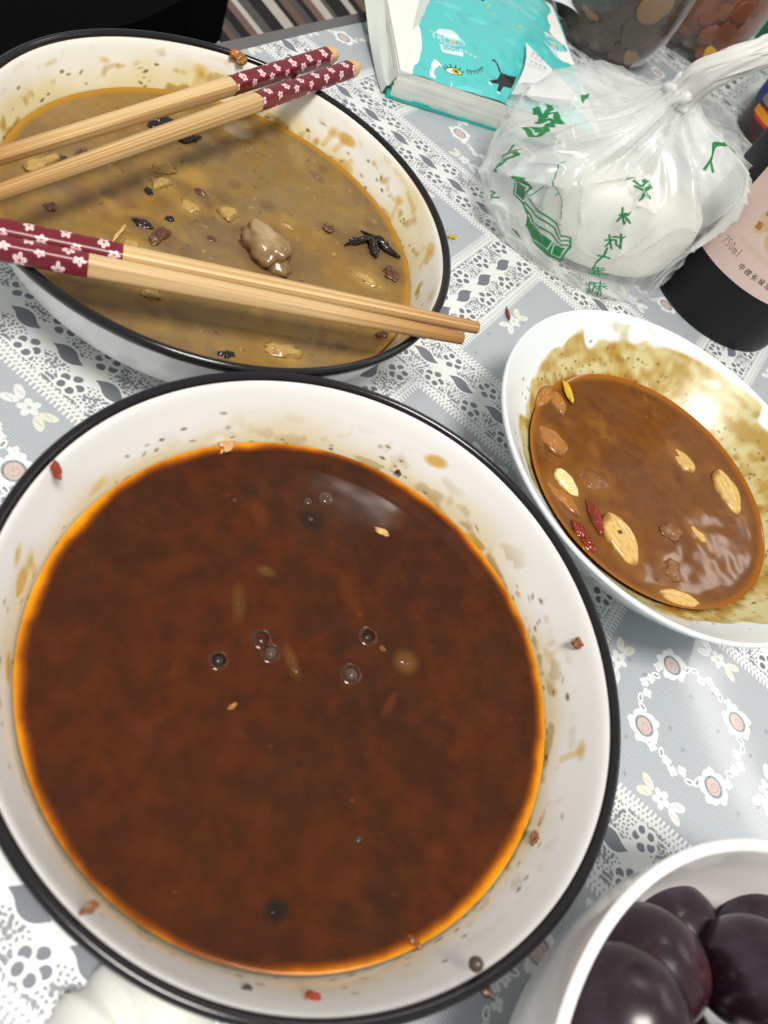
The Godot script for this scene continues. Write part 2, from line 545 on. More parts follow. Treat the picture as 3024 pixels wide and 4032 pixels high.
func make_materials() -> void:
	M.enamel = mat(rgb(244, 244, 242), 0.22)
	M.black_rim = mat(rgb(20, 18, 20), 0.16)
	M.porcelain = mat(rgb(228, 236, 238), 0.10)
	M.black_glass = mat(rgb(22, 23, 26), 0.42, {"metallic_specular": 0.35})
	M.fungus = mat(rgb(34, 27, 24), 0.14)
	M.pepper = mat(rgb(78, 62, 50), 0.25)
	M.dark_pepper = mat(rgb(36, 27, 24), 0.2)
	M.garlic = coated(rgb(208, 174, 104), rgb(148, 98, 42), 0.13, 0.0, 0.34)
	M.brown_garlic = coated(rgb(164, 108, 46), rgb(122, 74, 30), 0.16, 0.0, 0.3)
	M.pale_garlic = coated(rgb(226, 208, 150), rgb(160, 112, 54), 0.18, 0.0, 0.2)
	M.onion = coated(rgb(132, 90, 50), rgb(114, 70, 34), 0.14)
	M.chili = coated(rgb(130, 30, 16), rgb(112, 56, 26), 0.14)
	M.dark_chili = coated(rgb(82, 34, 30), rgb(108, 78, 46), 0.16)
	M.ginger = mat(rgb(206, 170, 44), 0.2)
	M.potato = coated(rgb(182, 150, 84), rgb(142, 110, 56), 0.2)
	M.meat = coated(rgb(172, 146, 108), rgb(128, 100, 62), 0.2)
	M.drowned = mat(rgb(92, 52, 24), 0.14)
	M.olive_bit = mat(rgb(96, 66, 26), 0.14)
	M.dark_bit = mat(rgb(66, 40, 24), 0.25)
	M.brown_bit = mat(rgb(126, 74, 34), 0.3)
	M.red_flake = mat(rgb(140, 48, 20), 0.3)
	M.beige_bit = mat(rgb(196, 156, 104), 0.35)
	M.wood_a = mat(Color.WHITE, 0.38, {"albedo_texture": wood_picture(0.55).tex()})
	M.wood_b = mat(Color.WHITE, 0.34, {"albedo_texture": wood_picture(1.0).tex()})
	M.cap = mat(rgb(214, 176, 120), 0.5)
	M.wrap = mat(Color.WHITE, 0.3, {"albedo_texture": wrap_picture().tex()})
	M.ripple = ripple_map()

# ---------------------------------------------------------------- builders
const RIM := 0.05

func bowl_inner(kind: int) -> Array:
	if kind < 2:
		return [Vector2(0.1046, 0.0500), Vector2(0.1024, 0.0470), Vector2(0.0992, 0.0385), Vector2(0.0955, 0.0285), Vector2(0.0928, 0.0212), Vector2(0.0885, 0.0140), Vector2(0.080, 0.0085), Vector2(0.060, 0.0058), Vector2(0.03, 0.005), Vector2(0.0, 0.005)]
	return [Vector2(0.0908, 0.0502), Vector2(0.0880, 0.0474), Vector2(0.0825, 0.0418), Vector2(0.0755, 0.0352), Vector2(0.0672, 0.0286), Vector2(0.056, 0.0215), Vector2(0.042, 0.0155), Vector2(0.024, 0.0115), Vector2(0.01, 0.0105), Vector2(0.0, 0.0105)]

func wall_height(kind: int, r: float) -> float:
	var p := bowl_inner(kind)
	for i in p.size() - 1:
		if r <= p[i].x and r >= p[i + 1].x:
			return lerpf(p[i + 1].y, p[i].y, (r - p[i + 1].x) / (p[i].x - p[i + 1].x))
	return p[0].y

func enamel_bowl(label: String, at: Vector3, kind: int, stain: Material) -> void:
	var t := thing("enamel_bowl", label, "bowl", at, 0.0, "white enamel bowls with black rims")
	part("outer_wall", lathe([Vector2(0.0, 0.0012), Vector2(0.05, 0.0012), Vector2(0.070, 0.0008), Vector2(0.0735, 0.0015), Vector2(0.0775, 0.005), Vector2(0.086, 0.011), Vector2(0.0935, 0.019), Vector2(0.099, 0.030), Vector2(0.1030, 0.041), Vector2(0.1050, 0.0460)], 144, 40), M.enamel, t)
	part("inner_wall", lathe(bowl_inner(kind), 160, 48), stain, t)
	part("black_rim", lathe([Vector2(0.1048, 0.0462), Vector2(0.1062, 0.0466), Vector2(0.1070, 0.0480), Vector2(0.1073, 0.0495), Vector2(0.1068, 0.0507), Vector2(0.1058, 0.0513), Vector2(0.1047, 0.0511), Vector2(0.1039, 0.0504), Vector2(0.1035, 0.0492)], 200, 24, 0.006), M.black_rim, t)

func sauce(called: String, label: String, at: Vector3, R: float, kind: int, rise: float, clouds: Array) -> void:
	var m := mat(Color.WHITE, [0.09, 0.13, 0.1][kind], {"metallic_specular": 0.33, "albedo_texture": sauce_picture(kind, R, clouds).tex()})
	single(called, disc(R, 144, 56, func(x, z, r):
		var lumps: float = [0.0001, 0.0004, 0.0004][kind] * fbm(x * 2200.0, z * 2200.0, kind * 70.0)
		return rise * exp(-(R - r) / 0.0032) + lumps * clampf((R - r) / 0.01, 0, 1)), m, label, "stew", at)

# a bit of food lying in or on something: [x, z, half length, half width, angle] in mm and degrees
func bit(called: String, label: String, category: String, group: String, d: Array, y: float, thick: float, m: Material, seed: float, amp := 0.25, e := 1.0) -> MeshInstance3D:
	return single(called, slice_shape(d[2] / 1000.0, thick, d[3] / 1000.0, seed) if amp < 0.0 else blob(d[2] / 1000.0, thick, d[3] / 1000.0, amp, 2.0, seed, e), m, label, category, Vector3(d[0] / 1000.0, y - 0.25 * thick, d[1] / 1000.0), -deg_to_rad(d[4]), group)

func chopstick(label: String, tip: Vector3, to: Vector3, bare: float, m: Material, roll: float) -> void:
	var dir := (to - tip).normalized()
	var o := thing("chopstick", label, "chopstick", tip, 0.0, "chopsticks resting across the bowl of curry stew")
	o.basis = Basis(dir, Vector3.UP, dir.cross(Vector3.UP).normalized()).orthonormalized() * Basis(Vector3.RIGHT, roll)
	var band := bare + 0.0765
	var ring := func(x: float, r: float, sq: float, u: float) -> Vector3:
		var a := u * TAU
		return Vector3(x, r * sgnpow(sin(a), sq), r * sgnpow(cos(a), sq))
	part("bare_shaft", grid(32, 44, func(u, v):
		var q: float = maxf((v * 44.0 - 1.0) / 43.0, 0.0)
		var r := lerpf(0.0026, 0.0039, pow(q, 0.8)) * (0.02 if v == 0.0 else 1.0)
		return ring.call(q * bare, r, lerpf(0.85, 0.62, q), u), true, func(u, v): return Vector2(v, u)), m, o)
	part("patterned_wrap", grid(32, 8, func(u, v): return ring.call(bare + v * 0.0765, 0.00405 + 0.0001 * v, 0.66, u), true, func(u, v): return Vector2(v, u)), M.wrap, o)
	part("end_cap", grid(32, 8, func(u, v): return ring.call(band + 0.0085 * sin(v * PI / 2), 0.0043 * pow(maxf(cos(v * PI / 2), 0.0), 0.5), 0.7, u), true), M.cap, o)

func grape(label: String, at: Vector3, r: Vector3, turn: Vector3, m: Material, scar := false) -> void:
	var o := thing("grape", label, "grape", at, 0.0, "dark grapes in the white bowl")
	o.rotation = turn
	part("skin", blob(r.x, r.y, r.z, 0.02, 1.5, at.x * 900, 1.0, 40, 28), m, o)
	if scar:
		var s := part("stem_scar", blob(0.0022, 0.0009, 0.0022, 0.3, 3.0, 4.0, 1.0, 14, 8), mat(rgb(122, 84, 40), 0.6), o)
		s.position = Vector3(-r.x * 0.32, r.y * 0.86, r.z * 0.4)
		s.rotation = Vector3(0.45, 0, 0.35)

# strokes on a unit square, for the small printed characters
const STROKES := {
	"7": [[.1, .1, .9, .1, .4, 1]], "5": [[.85, .05, .25, .05, .2, .45, .7, .42, .85, .7, .6, .95, .15, .9]], "0": [[.5, .02, .15, .3, .15, .7, .5, .98, .85, .7, .85, .3, .5, .02]],
	"m": [[.05, 1, .05, .4], [.05, .5, .3, .4, .5, .55, .5, 1], [.5, .55, .75, .4, .95, .55, .95, 1]], "l": [[.5, 0, .5, 1]], "C": [[.9, .15, .5, .0, .1, .35, .15, .8, .5, 1, .9, .85]],
	"e": [[.1, .65, .85, .65, .7, .35, .35, .35, .1, .6, .25, .95, .8, .95]], "v": [[.1, .35, .45, 1, .85, .35]], "r": [[.2, .4, .2, 1], [.2, .6, .5, .38, .8, .45]], "o": [[.5, .4, .15, .6, .3, .95, .7, .95, .85, .6, .5, .4]],
	"zhong": [[.12, .28, .88, .28, .88, .62, .12, .62, .12, .28], [.5, 0, .5, 1]], "liang": [[.05, .4, .45, .4], [.25, .05, .25, 1], [.25, .42, .05, .8], [.55, .15, .9, .15, .9, .55, .55, .55, .55, .15], [.55, .35, .9, .35], [.55, .55, .55, .95, .75, .8], [.65, .6, .95, .95]],
	"chang": [[.3, .05, .3, .95, .5, .8], [.05, .5, .95, .5], [.75, .1, .35, .4], [.45, .5, .9, .95]], "cheng": [[.05, .35, .35, .35], [.2, .1, .2, .75], [.02, .8, .38, .68], [.45, .3, .95, .3], [.45, .3, .4, .95], [.45, .55, .62, .55, .6, .8], [.68, .05, .8, .7, .95, .95], [.9, .5, .6, .95]],
	"jiu": [[.1, .1, .2, .2], [.05, .35, .15, .45], [.05, .9, .22, .6], [.35, .12, .98, .12], [.4, .35, .95, .35, .95, .98, .4, .98, .4, .35], [.58, .12, .58, .6], [.76, .12, .76, .6], [.4, .8, .95, .8]],
	"ye": [[.35, .1, .35, .9], [.62, .1, .62, .9], [.1, .3, .25, .7], [.88, .3, .75, .7], [.02, .92, .98, .92]], "you": [[.08, .22, .95, .22], [.5, 0, .08, .6], [.35, .45, .85, .45, .85, .98], [.35, .45, .35, 1], [.35, .63, .85, .63], [.35, .8, .85, .8]],
	"xian": [[.1, .1, .1, 1], [.1, .1, .35, .1, .22, .4, .36, .6, .15, .65], [.5, .1, .9, .1, .9, .5, .5, .5], [.5, .3, .9, .3], [.5, .1, .5, .95, .7, .8], [.65, .5, .95, .95]],
}

func write(cv: Canvas, words: Array, x: float, y: float, w: float, h: float, gap: float, wd: float, c: Color) -> void:
	for k in words:
		for s in STROKES.get(k, []):
			cv.line(s, x, y, w, h, wd, c)
		x += w + gap

const BAG := [[0.000, .262, -.437, .046, .036], [.004, .261, -.438, .055, .043], [.018, .253, -.446, .069, .051], [.036, .248, -.456, .081, .060], [.055, .245, -.460, .083, .064], [.072, .242, -.456, .074, .055], [.084, .243, -.450, .048, .034],
	[.098, .244, -.444, .021, .017], [.112, .246, -.440, .010, .009], [.126, .250, -.436, .010, .009], [.138, .259, -.434, .0095, .008], [.148, .270, -.434, .010, .0085], [.155, .282, -.436, .014, .011], [.159, .293, -.438, .011, .006]]
# green print on the bag: kind (0 stroke, 1 filled, 2 white line), width, points round and up the bag in thousandths
const BAG_PRINT := [
	[0,15,[538,411,550,418,520,421,515,428]],
	[0,15,[515,425,560,438]],
	[0,15,[520,421,535,428,538,448]],
	[0,15,[508,421,518,438,503,452,538,448]],
	[0,15,[488,415,462,418,452,428,475,435]],
	[0,15,[488,415,490,425,480,428]],
	[0,15,[492,441,473,438,475,428,505,435]],
	[0,15,[508,441,488,441]],
	[1,0,[592,462,622,448,635,455,612,462]],
	[0,14,[458,381,445,371,448,355]],
	[0,14,[450,355,440,375]],
	[0,14,[440,368,432,388]],
	[0,14,[438,378,418,381]],
	[0,14,[438,371,440,351]],
	[0,14,[440,338,420,375]],
	[0,14,[440,338,422,351,425,365]],
	[0,14,[430,324,422,351]],
	[0,14,[432,334,422,334]],
	[0,11,[62,488,78,482,122,482,148,462,158,445]],
	[0,11,[82,482,132,472]],
	[0,11,[145,465,148,438]],
	[0,11,[78,478,68,455,80,448]],
	[0,11,[98,485,75,468]],
	[0,9,[275,445,265,448]],
	[0,9,[260,438,250,435,228,455,228,435,245,431]],
	[0,9,[248,445,232,448,235,438]],
	[0,9,[255,428,228,431]],
	[0,9,[242,431,240,408,242,401]],
	[0,9,[240,425,232,411]],
	[0,8,[258,358,248,371]],
	[0,8,[258,375,255,358,258,344]],
	[0,8,[255,361,250,344,248,355]],
	[0,8,[252,361,242,344]],
	[0,8,[248,371,248,365]],
	[0,8,[262,294,250,298]],
	[0,8,[260,308,250,274]],
	[0,8,[255,294,258,278]],
	[0,8,[255,304,242,311]],
	[0,8,[248,318,242,284,248,288]],
	[0,8,[250,298,248,291]],
	[0,8,[265,204,250,207]],
	[0,8,[262,214,265,197]],
	[0,8,[262,194,248,201]],
	[0,8,[270,181,240,187]],
	[0,8,[258,207,255,177]],
	[0,8,[262,197,262,184]],
	[0,8,[270,144,290,30,265,130,262,147,270,144]],
	[0,8,[260,147,245,147]],
	[0,8,[262,134,242,140]],
	[0,8,[252,157,265,13]],
	[0,8,[255,137,275,30]],
	[0,8,[252,137,242,130]],
	[0,9,[255,274,255,251,262,221]],
	[0,9,[262,247,248,247]],
	[0,12,[278,64,250,47]],
	[0,6,[413,291,408,291,410,278,402,284]],
	[0,10,[378,221,368,211,372,221]],
	[1,0,[390,351,378,358,368,344,370,298,388,304]],
	[2,5,[388,344,372,341,370,304,385,308,388,344]],
	[1,0,[360,284,358,268,352,241,345,214,325,191,320,247,340,258]],
	[1,0,[320,244,298,251,308,197,325,194]],
	[2,5,[318,241,302,247,308,207,320,207,318,241]],
	[2,5,[360,284,340,264,320,251,325,217,345,224]],
	[0,8,[365,318,348,308,325,301,312,281,302,278]],
	[0,8,[368,304,348,294,325,288,315,268,300,268]],
	[0,8,[365,294,345,274,325,268,315,254,298,254]],
	[0,8,[302,278,298,251,308,197]],
	[0,8,[370,301,360,284]],
	[0,4,[368,418,370,411,360,391,345,375,340,368,342,358]],
	[0,4,[358,361,365,328]],
	[0,4,[340,368,330,358,322,328]],
]

func bag_ring(t: float) -> Array:
	var n := BAG.size() - 1
	var x := t * n
	var i := mini(int(x), n - 1)
	var f := x - i
	var out := []
	for c in 5:
		var p0: float = BAG[maxi(i - 1, 0)][c]
		var p1: float = BAG[i][c]
		var p2: float = BAG[i + 1][c]
		var p3: float = BAG[mini(i + 2, n)][c]
		out.append(0.5 * (2 * p1 + (p2 - p0) * f + (2 * p0 - 5 * p1 + 4 * p2 - p3) * f * f + (3 * p1 - p0 - 3 * p2 + p3) * f * f * f))
	return out

func bag_point(u: float, t: float) -> Vector3:
	var k := bag_ring(t)
	var ph := u * TAU
	var cx := cos(ph) * 100.0
	var cz := sin(ph) * 100.0
	var high := t * 400.0
	# big soft dents, sharp creases, and gathers that run up into the knot
	var soft := noise.get_noise_3d(cx * 0.75, cz * 0.75, high * 0.45)
	var crease := exp(-absf(noise.get_noise_3d(cx * 1.3 + 40, cz * 1.3, high * 0.7)) * 11.0)
	var fine := exp(-absf(noise.get_noise_3d(cx * 2.9, cz * 2.9 + 90, high * 1.5)) * 8.0)
	var tiny := noise.get_noise_3d(cx * 7.0, cz * 7.0, high * 3.4)
	var gather := sin(ph * 11.0 + 5.0 * noise.get_noise_2d(cx * 2.0, high)) * smoothstep(0.36, 0.56, t)
	var calm := smoothstep(0.0, 0.12, t) * (1.0 - 0.55 * smoothstep(0.56, 0.62, t))
	var front := 1.0 - 0.85 * smoothstep(0.0, 0.7, 1.0 - Vector2(wrapf(u - 0.25, -0.5, 0.5) / 0.2, (t - 0.15) / 0.2).length())   # stretched smooth over the bun
	var q := 1.0 + calm * (0.17 * soft * (front if soft < 0.0 else 1.0) + front * (0.10 * crease + 0.052 * fine + 0.012 * tiny) - 0.03) + 0.10 * gather
	return Vector3(k[1] + k[3] * q * cos(ph), maxf(k[0] + 0.026 * sin(PI * clampf(t / 0.6, 0, 1)) * clampf(t / 0.08, 0, 1) * cos(ph + 0.5) + 0.010 * maxf(soft, -0.2) * calm, 0.0008), k[2] + k[4] * q * sin(ph))

func bag_picture() -> Canvas:
	var W := 1400
	var H := 800
	var cv := Canvas.new(W, H, Color(0.92, 0.94, 0.93, 0.3))
	for y in H:
		for x in W:
			var a := x / float(W) * TAU
			var n := fbm(cos(a) * 160.0, sin(a) * 160.0, y * 0.7)
			cv.d[(y * W + x) * 4 + 3] = clampf(0.41 - 0.27 * clampf(1.0 - Vector2(wrapf(x / float(W) - 0.25, -0.5, 0.5) / 0.17, (y / float(H) - 0.13) / 0.17).length(), 0, 1) + n * 0.3 + 0.3 * smoothstep(0.40, 0.56, y / float(H)), 0.18, 0.9)
	var green := Color(0.06, 0.48, 0.24, 0.95)
	for s in BAG_PRINT:
		var p: Array = s[2]
		if s[0] == 1:
			cv.poly(p, 0, 0, W / 1000.0, H / 1000.0, green)
		else:
			cv.line(p, 0, 0, W / 1000.0, H / 1000.0, s[1] * 0.5, green if s[0] == 0 else Color(0.80, 0.90, 0.84, 0.7))
	return cv

func tissue_picture() -> Canvas:   # 200 mm by 200 mm of film, 4 dots to the millimetre; y runs away from the near edge
	var K := 4.0
	var cv := Canvas.new(800, 800, rgb(86, 204, 202))
	for k in 70:
		cv.ell(rng.randf() * 800, rng.randf() * 800, rng.randf_range(10, 34), rng.randf_range(6, 20), rng.randf() * 3, [rgb(122, 222, 220), rgb(66, 188, 190)][k % 2], 0.5, 3.0)
	var white := rgb(226, 242, 244)
	var teal := rgb(86, 180, 186)
	# the two crests, the far one upside down
	for q in [[49.0, 56.0, 1.0], [159.0, 114.0, -1.0]]:
		var ox: float = q[0] * K
		var oy: float = q[1] * K
		var s: float = q[2] * K
		cv.ell(ox, oy + 3 * s, 13 * K, 8 * K, 0, white, 0.55)
		cv.poly([-8, 12, 8, 12, 9, 5, -9, 5], ox, oy, s, s, white)
		cv.poly([-9, -6, 8, -8, 7, -17, -8, -15], ox, oy, s, s, white)
		cv.ell(ox, oy + 11 * s, 7 * K, 6 * K, 0, white, 0.9)
		var x := -11.0
		for ch in ["C", "l", "e", "v", "e", "r"]:
			for st in STROKES[ch]:
				for i in range(0, st.size() - 2, 2):
					cv.seg(ox + (x + st[i] * 3.6) * s, oy + (5.5 - st[i + 1] * 8.0) * s, ox + (x + st[i + 2] * 3.6) * s, oy + (5.5 - st[i + 3] * 8.0) * s, 4.5, rgb(240, 160, 90) if ch == "v" else teal)
			x += 3.9
		x = -6.0
		for ch in ["m", "o", "m"]:
			for st in STROKES[ch]:
				for i in range(0, st.size() - 2, 2):
					cv.seg(ox + (x + st[i] * 3.8) * s, oy + (-4.5 - st[i + 1] * 7.0) * s, ox + (x + st[i + 2] * 3.8) * s, oy + (-4.5 - st[i + 3] * 7.0) * s, 4.0, teal)
			x += 4.4
	for i in 4:
		cv.ell((56 + i * 4) * K, 47 * K, 6, 6, 0, rgb(190, 232, 232), 0.9)
	# an open eye, a shut eye
	var ink := rgb(28, 30, 26)
	cv.ell(46 * K, 20.5 * K, 27, 17, 0.05, ink, 1.0, 2.0)
	cv.ell(46 * K, 20.5 * K, 24, 14, 0.05, rgb(236, 240, 236), 1.0, 2.0)
	cv.ell(47.6 * K, 20.8 * K, 13, 13, 0, rgb(186, 190, 40), 1.0, 2.0)
	cv.ell(47.8 * K, 20.8 * K, 5, 6, 0, ink)
	for i in 6:
		var a := 0.35 + i * 0.47
		cv.seg(46 * K + cos(a) * 26, 20.5 * K + sin(a) * 17, 46 * K + cos(a) * 34, 20.5 * K + sin(a) * 29, 3.0, ink)
		var e := Vector2(57.0 + i * 2.6, 26.0 + i * i * 0.32)
		cv.seg(e.x * K, e.y * K, (e.x + 0.6) * K, (e.y - 3.6) * K, 3.0, ink)
		cv.seg(e.x * K, e.y * K, (e.x + 2.6) * K, (e.y + 0.32 * (2 * i + 1)) * K, 3.5, ink)
	# a black cat stepping out from behind the flap
	cv.line([83, 50, 84.5, 51, 86, 47, 86, 41, 85.5, 37, 88, 33], 0, 0, K, K, 7.0, ink)
	cv.poly([86, 35, 101, 39, 96, 28, 92, 21, 86, 21, 81, 12, 78.5, 12.5, 82.5, 22, 75, 18, 73.5, 20, 82, 27], 0, 0, K, K, ink)
	cv.ell(79.5 * K, 11 * K, 7, 5, 0.6, white)
	cv.ell(73.5 * K, 17 * K, 5, 8, 0.3, white)
	cv.poly([86, 142, 97, 142, 95, 136, 90, 138], 0, 0, K, K, ink)
	for q in [[99, 133], [102, 124], [36, 64], [124, 118]]:
		cv.poly([-1.2, -2, 0.2, -0.4, 1.6, -0.4, 0.6, 3, -0.2, 0.8, -1.4, 0.6], q[0] * K, q[1] * K, K, K, rgb(206, 206, 50))
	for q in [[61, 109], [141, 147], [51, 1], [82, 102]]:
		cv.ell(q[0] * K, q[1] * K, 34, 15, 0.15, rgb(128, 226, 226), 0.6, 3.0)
	return cv

func label_picture() -> Canvas:   # the wine label, unrolled: 94 mm round by 94 mm up, y down
	var cv := Canvas.new(640, 640, rgb(222, 196, 186))
	for k in 500:
		cv.ell(rng.randf() * 640, rng.randf() * 640, 14, 9, rng.randf() * 3, rgb(228, 204, 192), 0.15, 6.0)
	for k in 46:   # the engraved picture in gold and brown
		var x := rng.randf_range(150, 640)
		var y := rng.randf_range(60, 470)
		cv.ell(x, y, rng.randf_range(18, 60), rng.randf_range(14, 40), rng.randf() * 3, [rgb(196, 148, 86), rgb(212, 168, 116), rgb(204, 172, 136)][k % 3], 0.55, 8.0)
	for k in 30:
		var x := 150.0 + (k % 6) * 86.0 + rng.randf_range(-9, 9)
		var y := 120.0 + (k / 6) * 72.0 + rng.randf_range(-9, 9)
		cv.poly([-14, -12, 12, -17, 17, 12, -9, 18], x, y, 1, 1, rgb(150, 98, 34) if k % 3 else rgb(172, 118, 52))
	for k in 120:
		var x := rng.randf_range(150, 640)
		var y := rng.randf_range(80, 480)
		cv.seg(x, y, x + rng.randf_range(-26, 26), y + rng.randf_range(-14, 14), 2.5, rgb(232, 206, 172), 0.7)
	for k in 5:
		cv.seg(130, 480 + k * 5, 640, 500 + k * 5, 2.0, rgb(206, 172, 150), 0.8)
	write(cv, ["7", "5", "0", "m", "l"], 76, 520, 17, 38, 5, 4.0, rgb(150, 122, 108))
	write(cv, ["zhong", "liang", "chang", "cheng", "jiu", "ye", "you", "xian"], 206, 556, 27, 30, 8, 3.2, rgb(76, 62, 62))
	return cv

func _ready() -> void:
	rng.seed = 20
	noise.seed = 7
	noise.noise_type = FastNoiseLite.TYPE_SIMPLEX_SMOOTH
	noise.fractal_type = FastNoiseLite.FRACTAL_NONE
	# ------------------------------------------------ camera, air, lamps, exposure
	var cam := Camera3D.new()
	cam.name = "camera"
	add_child(cam)
	cam.position = Vector3(0, 0.27, 0)
	var look := PhotoView.new()
	cam.basis = look.basis
	cam.near = 0.02
	cam.far = 20.0
	cam.fov = 66.0
	var ca := CameraAttributesPhysical.new()
	ca.frustum_focal_length = 12.0 / tan(deg_to_rad(33.0))
	ca.frustum_near = 0.02
	ca.frustum_far = 20.0
	ca.frustum_focus_distance = 0.40
	ca.exposure_aperture = 8.5
	cam.attributes = ca
	cam.current = true
	var env := Environment.new()
	env.background_mode = Environment.BG_COLOR
	env.background_color = Color(0.69, 0.69, 0.685)
	env.background_energy_multiplier = 1.14
	env.tonemap_mode = Environment.TONE_MAPPER_LINEAR
	env.tonemap_exposure = 1.0
	env.sdfgi_enabled = true
	env.ssao_enabled = true
	env.ssil_enabled = true
	var we := WorldEnvironment.new()
	we.name = "world"
	we.environment = env
	add_child(we)
	make_materials()
	lamp("ceiling_lamp", "square white ceiling lamp hanging above the bowls", Vector3(0.06, 1.75, 0.37), Vector2(0.46, 0.46), Basis(Vector3.RIGHT, -PI / 2), 3.3)
	lamp("wall_lamp", "small oblong white lamp on the wall beyond the chair", Vector3(0.667, 1.60, -1.392), Vector2(0.26, 0.08), Basis.looking_at(Vector3(0.1, 0.02, -0.2) - Vector3(0.667, 1.60, -1.392)), 0.13)
	lamp("tube_lamp", "long white tube lamp on the far side of the room", Vector3(1.95, 1.6, -0.85), Vector2(0.09, 1.2), Basis.looking_at(Vector3(-1.6, -1.6, 0.0), Vector3(0, 0, 1)), 0.3)

	# ------------------------------------------------ floor, table and cloth
	struct("floor", slab([Vector2(-4, -5), Vector2(4, -5), Vector2(4, 3), Vector2(-4, 3)], -0.80, -0.76), mat(rgb(46, 42, 40), 0.5))
	var q0 := Vector2(0.0229, -0.5315)
	var along := Vector2(0.6225, -0.7826)
	var inward := Vector2(0.7826, 0.6225)
	var c0 := q0 - along * 0.75
	var c1 := q0 + along * 1.5
	var t := thing("dining_table", "grey dining table under the lace cloth, its bare margin showing past the hem", "table")
	var o2 := -0.012
	part("table_top", slab([c0 + inward * o2, c1 + inward * o2, c1 + inward * 1.0, c0 + inward * 1.0], -0.032, -0.0022), mat(rgb(100, 99, 97), 0.5), t)
	for q in [c0 + inward * 0.08 + along * 0.08, c1 + inward * 0.08 - along * 0.08, c1 + inward * 0.9 - along * 0.08, c0 + inward * 0.9 + along * 0.08]:
		part("leg", slab([q + Vector2(-0.02, -0.02), q + Vector2(0.02, -0.02), q + Vector2(0.02, 0.02), q + Vector2(-0.02, 0.02)], -0.76, -0.032), mat(rgb(70, 68, 66), 0.4), t)
	var pic := cloth_picture()
	var cloth_m := mat(Color.WHITE, 0.4, {"clearcoat_enabled": true, "clearcoat": 0.45, "clearcoat_roughness": 0.08, "albedo_texture": pic.tex(), "heightmap_enabled": true, "heightmap_texture": pic.tex(), "heightmap_scale": 0.03, "metallic_specular": 0.4})
	var th := deg_to_rad(36.0)
	single("tablecloth", grid(90, 60, func(u, v):
		var p: Vector2 = c0.lerp(c1, u) + inward * v * 0.98
		return Vector3(p.x, 0.0007 * noise.get_noise_2d(p.x * 700, p.y * 700), p.y), false, func(u, v):
		var p: Vector2 = c0.lerp(c1, u) + inward * v * 0.98
		return Vector2((p.x * cos(th) + p.y * sin(th) - 0.068) / 0.147, (-p.x * sin(th) + p.y * cos(th) + 0.172) / 0.147)), cloth_m, "grey and white plastic tablecloth printed with lace bands and rose wreaths", "tablecloth")

	# ------------------------------------------------ behind the table
	var ch := thing("dining_chair", "black chair with a striped seat, pushed against the far edge of the table", "chair")
	part("back", slab([Vector2(-0.36, -0.42), Vector2(-0.16, -0.45), Vector2(-0.057, -0.61), Vector2(-0.027, -0.677), Vector2(-0.002, -0.77), Vector2(-0.30, -0.80)], -0.13, -0.055), mat(rgb(5, 4, 4), 0.8, {"metallic_specular": 0.15}), ch)
	var st := Canvas.new(512, 64, rgb(24, 22, 22))
	var sx := 0.0
	var tones := [rgb(24, 22, 22), rgb(190, 184, 172), rgb(24, 22, 22), rgb(112, 84, 74), rgb(78, 76, 78), rgb(20, 18, 18), rgb(120, 92, 82), rgb(196, 190, 180), rgb(86, 80, 80), rgb(22, 20, 20)]
	while sx < 512:
		for c in tones:
			var wd := rng.randf_range(7, 17)
			for x in range(int(sx), int(sx + wd)):
				for y in 64:
					st.put(x, y, c, 1.0)
			sx += wd
	part("striped_seat", grid(24, 10, func(u, v):
		var p: Vector2 = Vector2(-0.30, -0.357).lerp(Vector2(0.45, -1.42), u) + Vector2(-0.82, -0.57) * v * 0.42
		return Vector3(p.x, -0.16 + 0.03 * sin(v * PI) - 0.02 * (1 - v) , p.y), false, func(u, v): return Vector2(u * 2.4, v)), mat(Color.WHITE, 0.8, {"albedo_texture": st.tex()}), ch)
	part("seat_edge", slab([Vector2(-0.295, -0.352), Vector2(0.455, -1.417), Vector2(0.44, -1.43), Vector2(-0.31, -0.367)], -0.24, -0.165), mat(rgb(20, 19, 19), 0.6), ch)

	# ------------------------------------------------ bowls and what is left in them
	var stains := []
	for k in 3:
		stains.append(mat(Color.WHITE, [0.13, 0.15, 0.24][k], {"albedo_texture": stain_picture(k, [0.43, 0.40, 0.47][k]).tex()}))
	var B1 := Vector3(0.0728, 0, -0.1062)
	var B2 := Vector3(0.0170, 0, -0.3112)
	var B3 := Vector3(0.2372, 0, -0.2226)
	enamel_bowl("white enamel bowl with black rim full of dark red-brown sauce", B1, 0, stains[0])
	enamel_bowl("white enamel bowl with black rim holding yellow-brown curry stew under the chopsticks", B2, 1, stains[1])
	var t3 := thing("porcelain_bowl", "plain white porcelain bowl without a rim band, smeared with mustard brown gravy", "bowl", B3)
	part("outer_wall", lathe([Vector2(0.0, 0.0015), Vector2(0.034, 0.0015), Vector2(0.036, 0.0002), Vector2(0.039, 0.0006), Vector2(0.040, 0.005), Vector2(0.050, 0.0105), Vector2(0.064, 0.0195), Vector2(0.078, 0.0305), Vector2(0.0885, 0.0425), Vector2(0.0925, 0.0485), Vector2(0.0929, 0.0500), Vector2(0.0922, 0.0509), Vector2(0.0913, 0.0508), Vector2(0.0908, 0.0502)], 144, 52), M.porcelain, t3)
	part("inner_wall", lathe(bowl_inner(2), 144, 48), stains[2], t3)
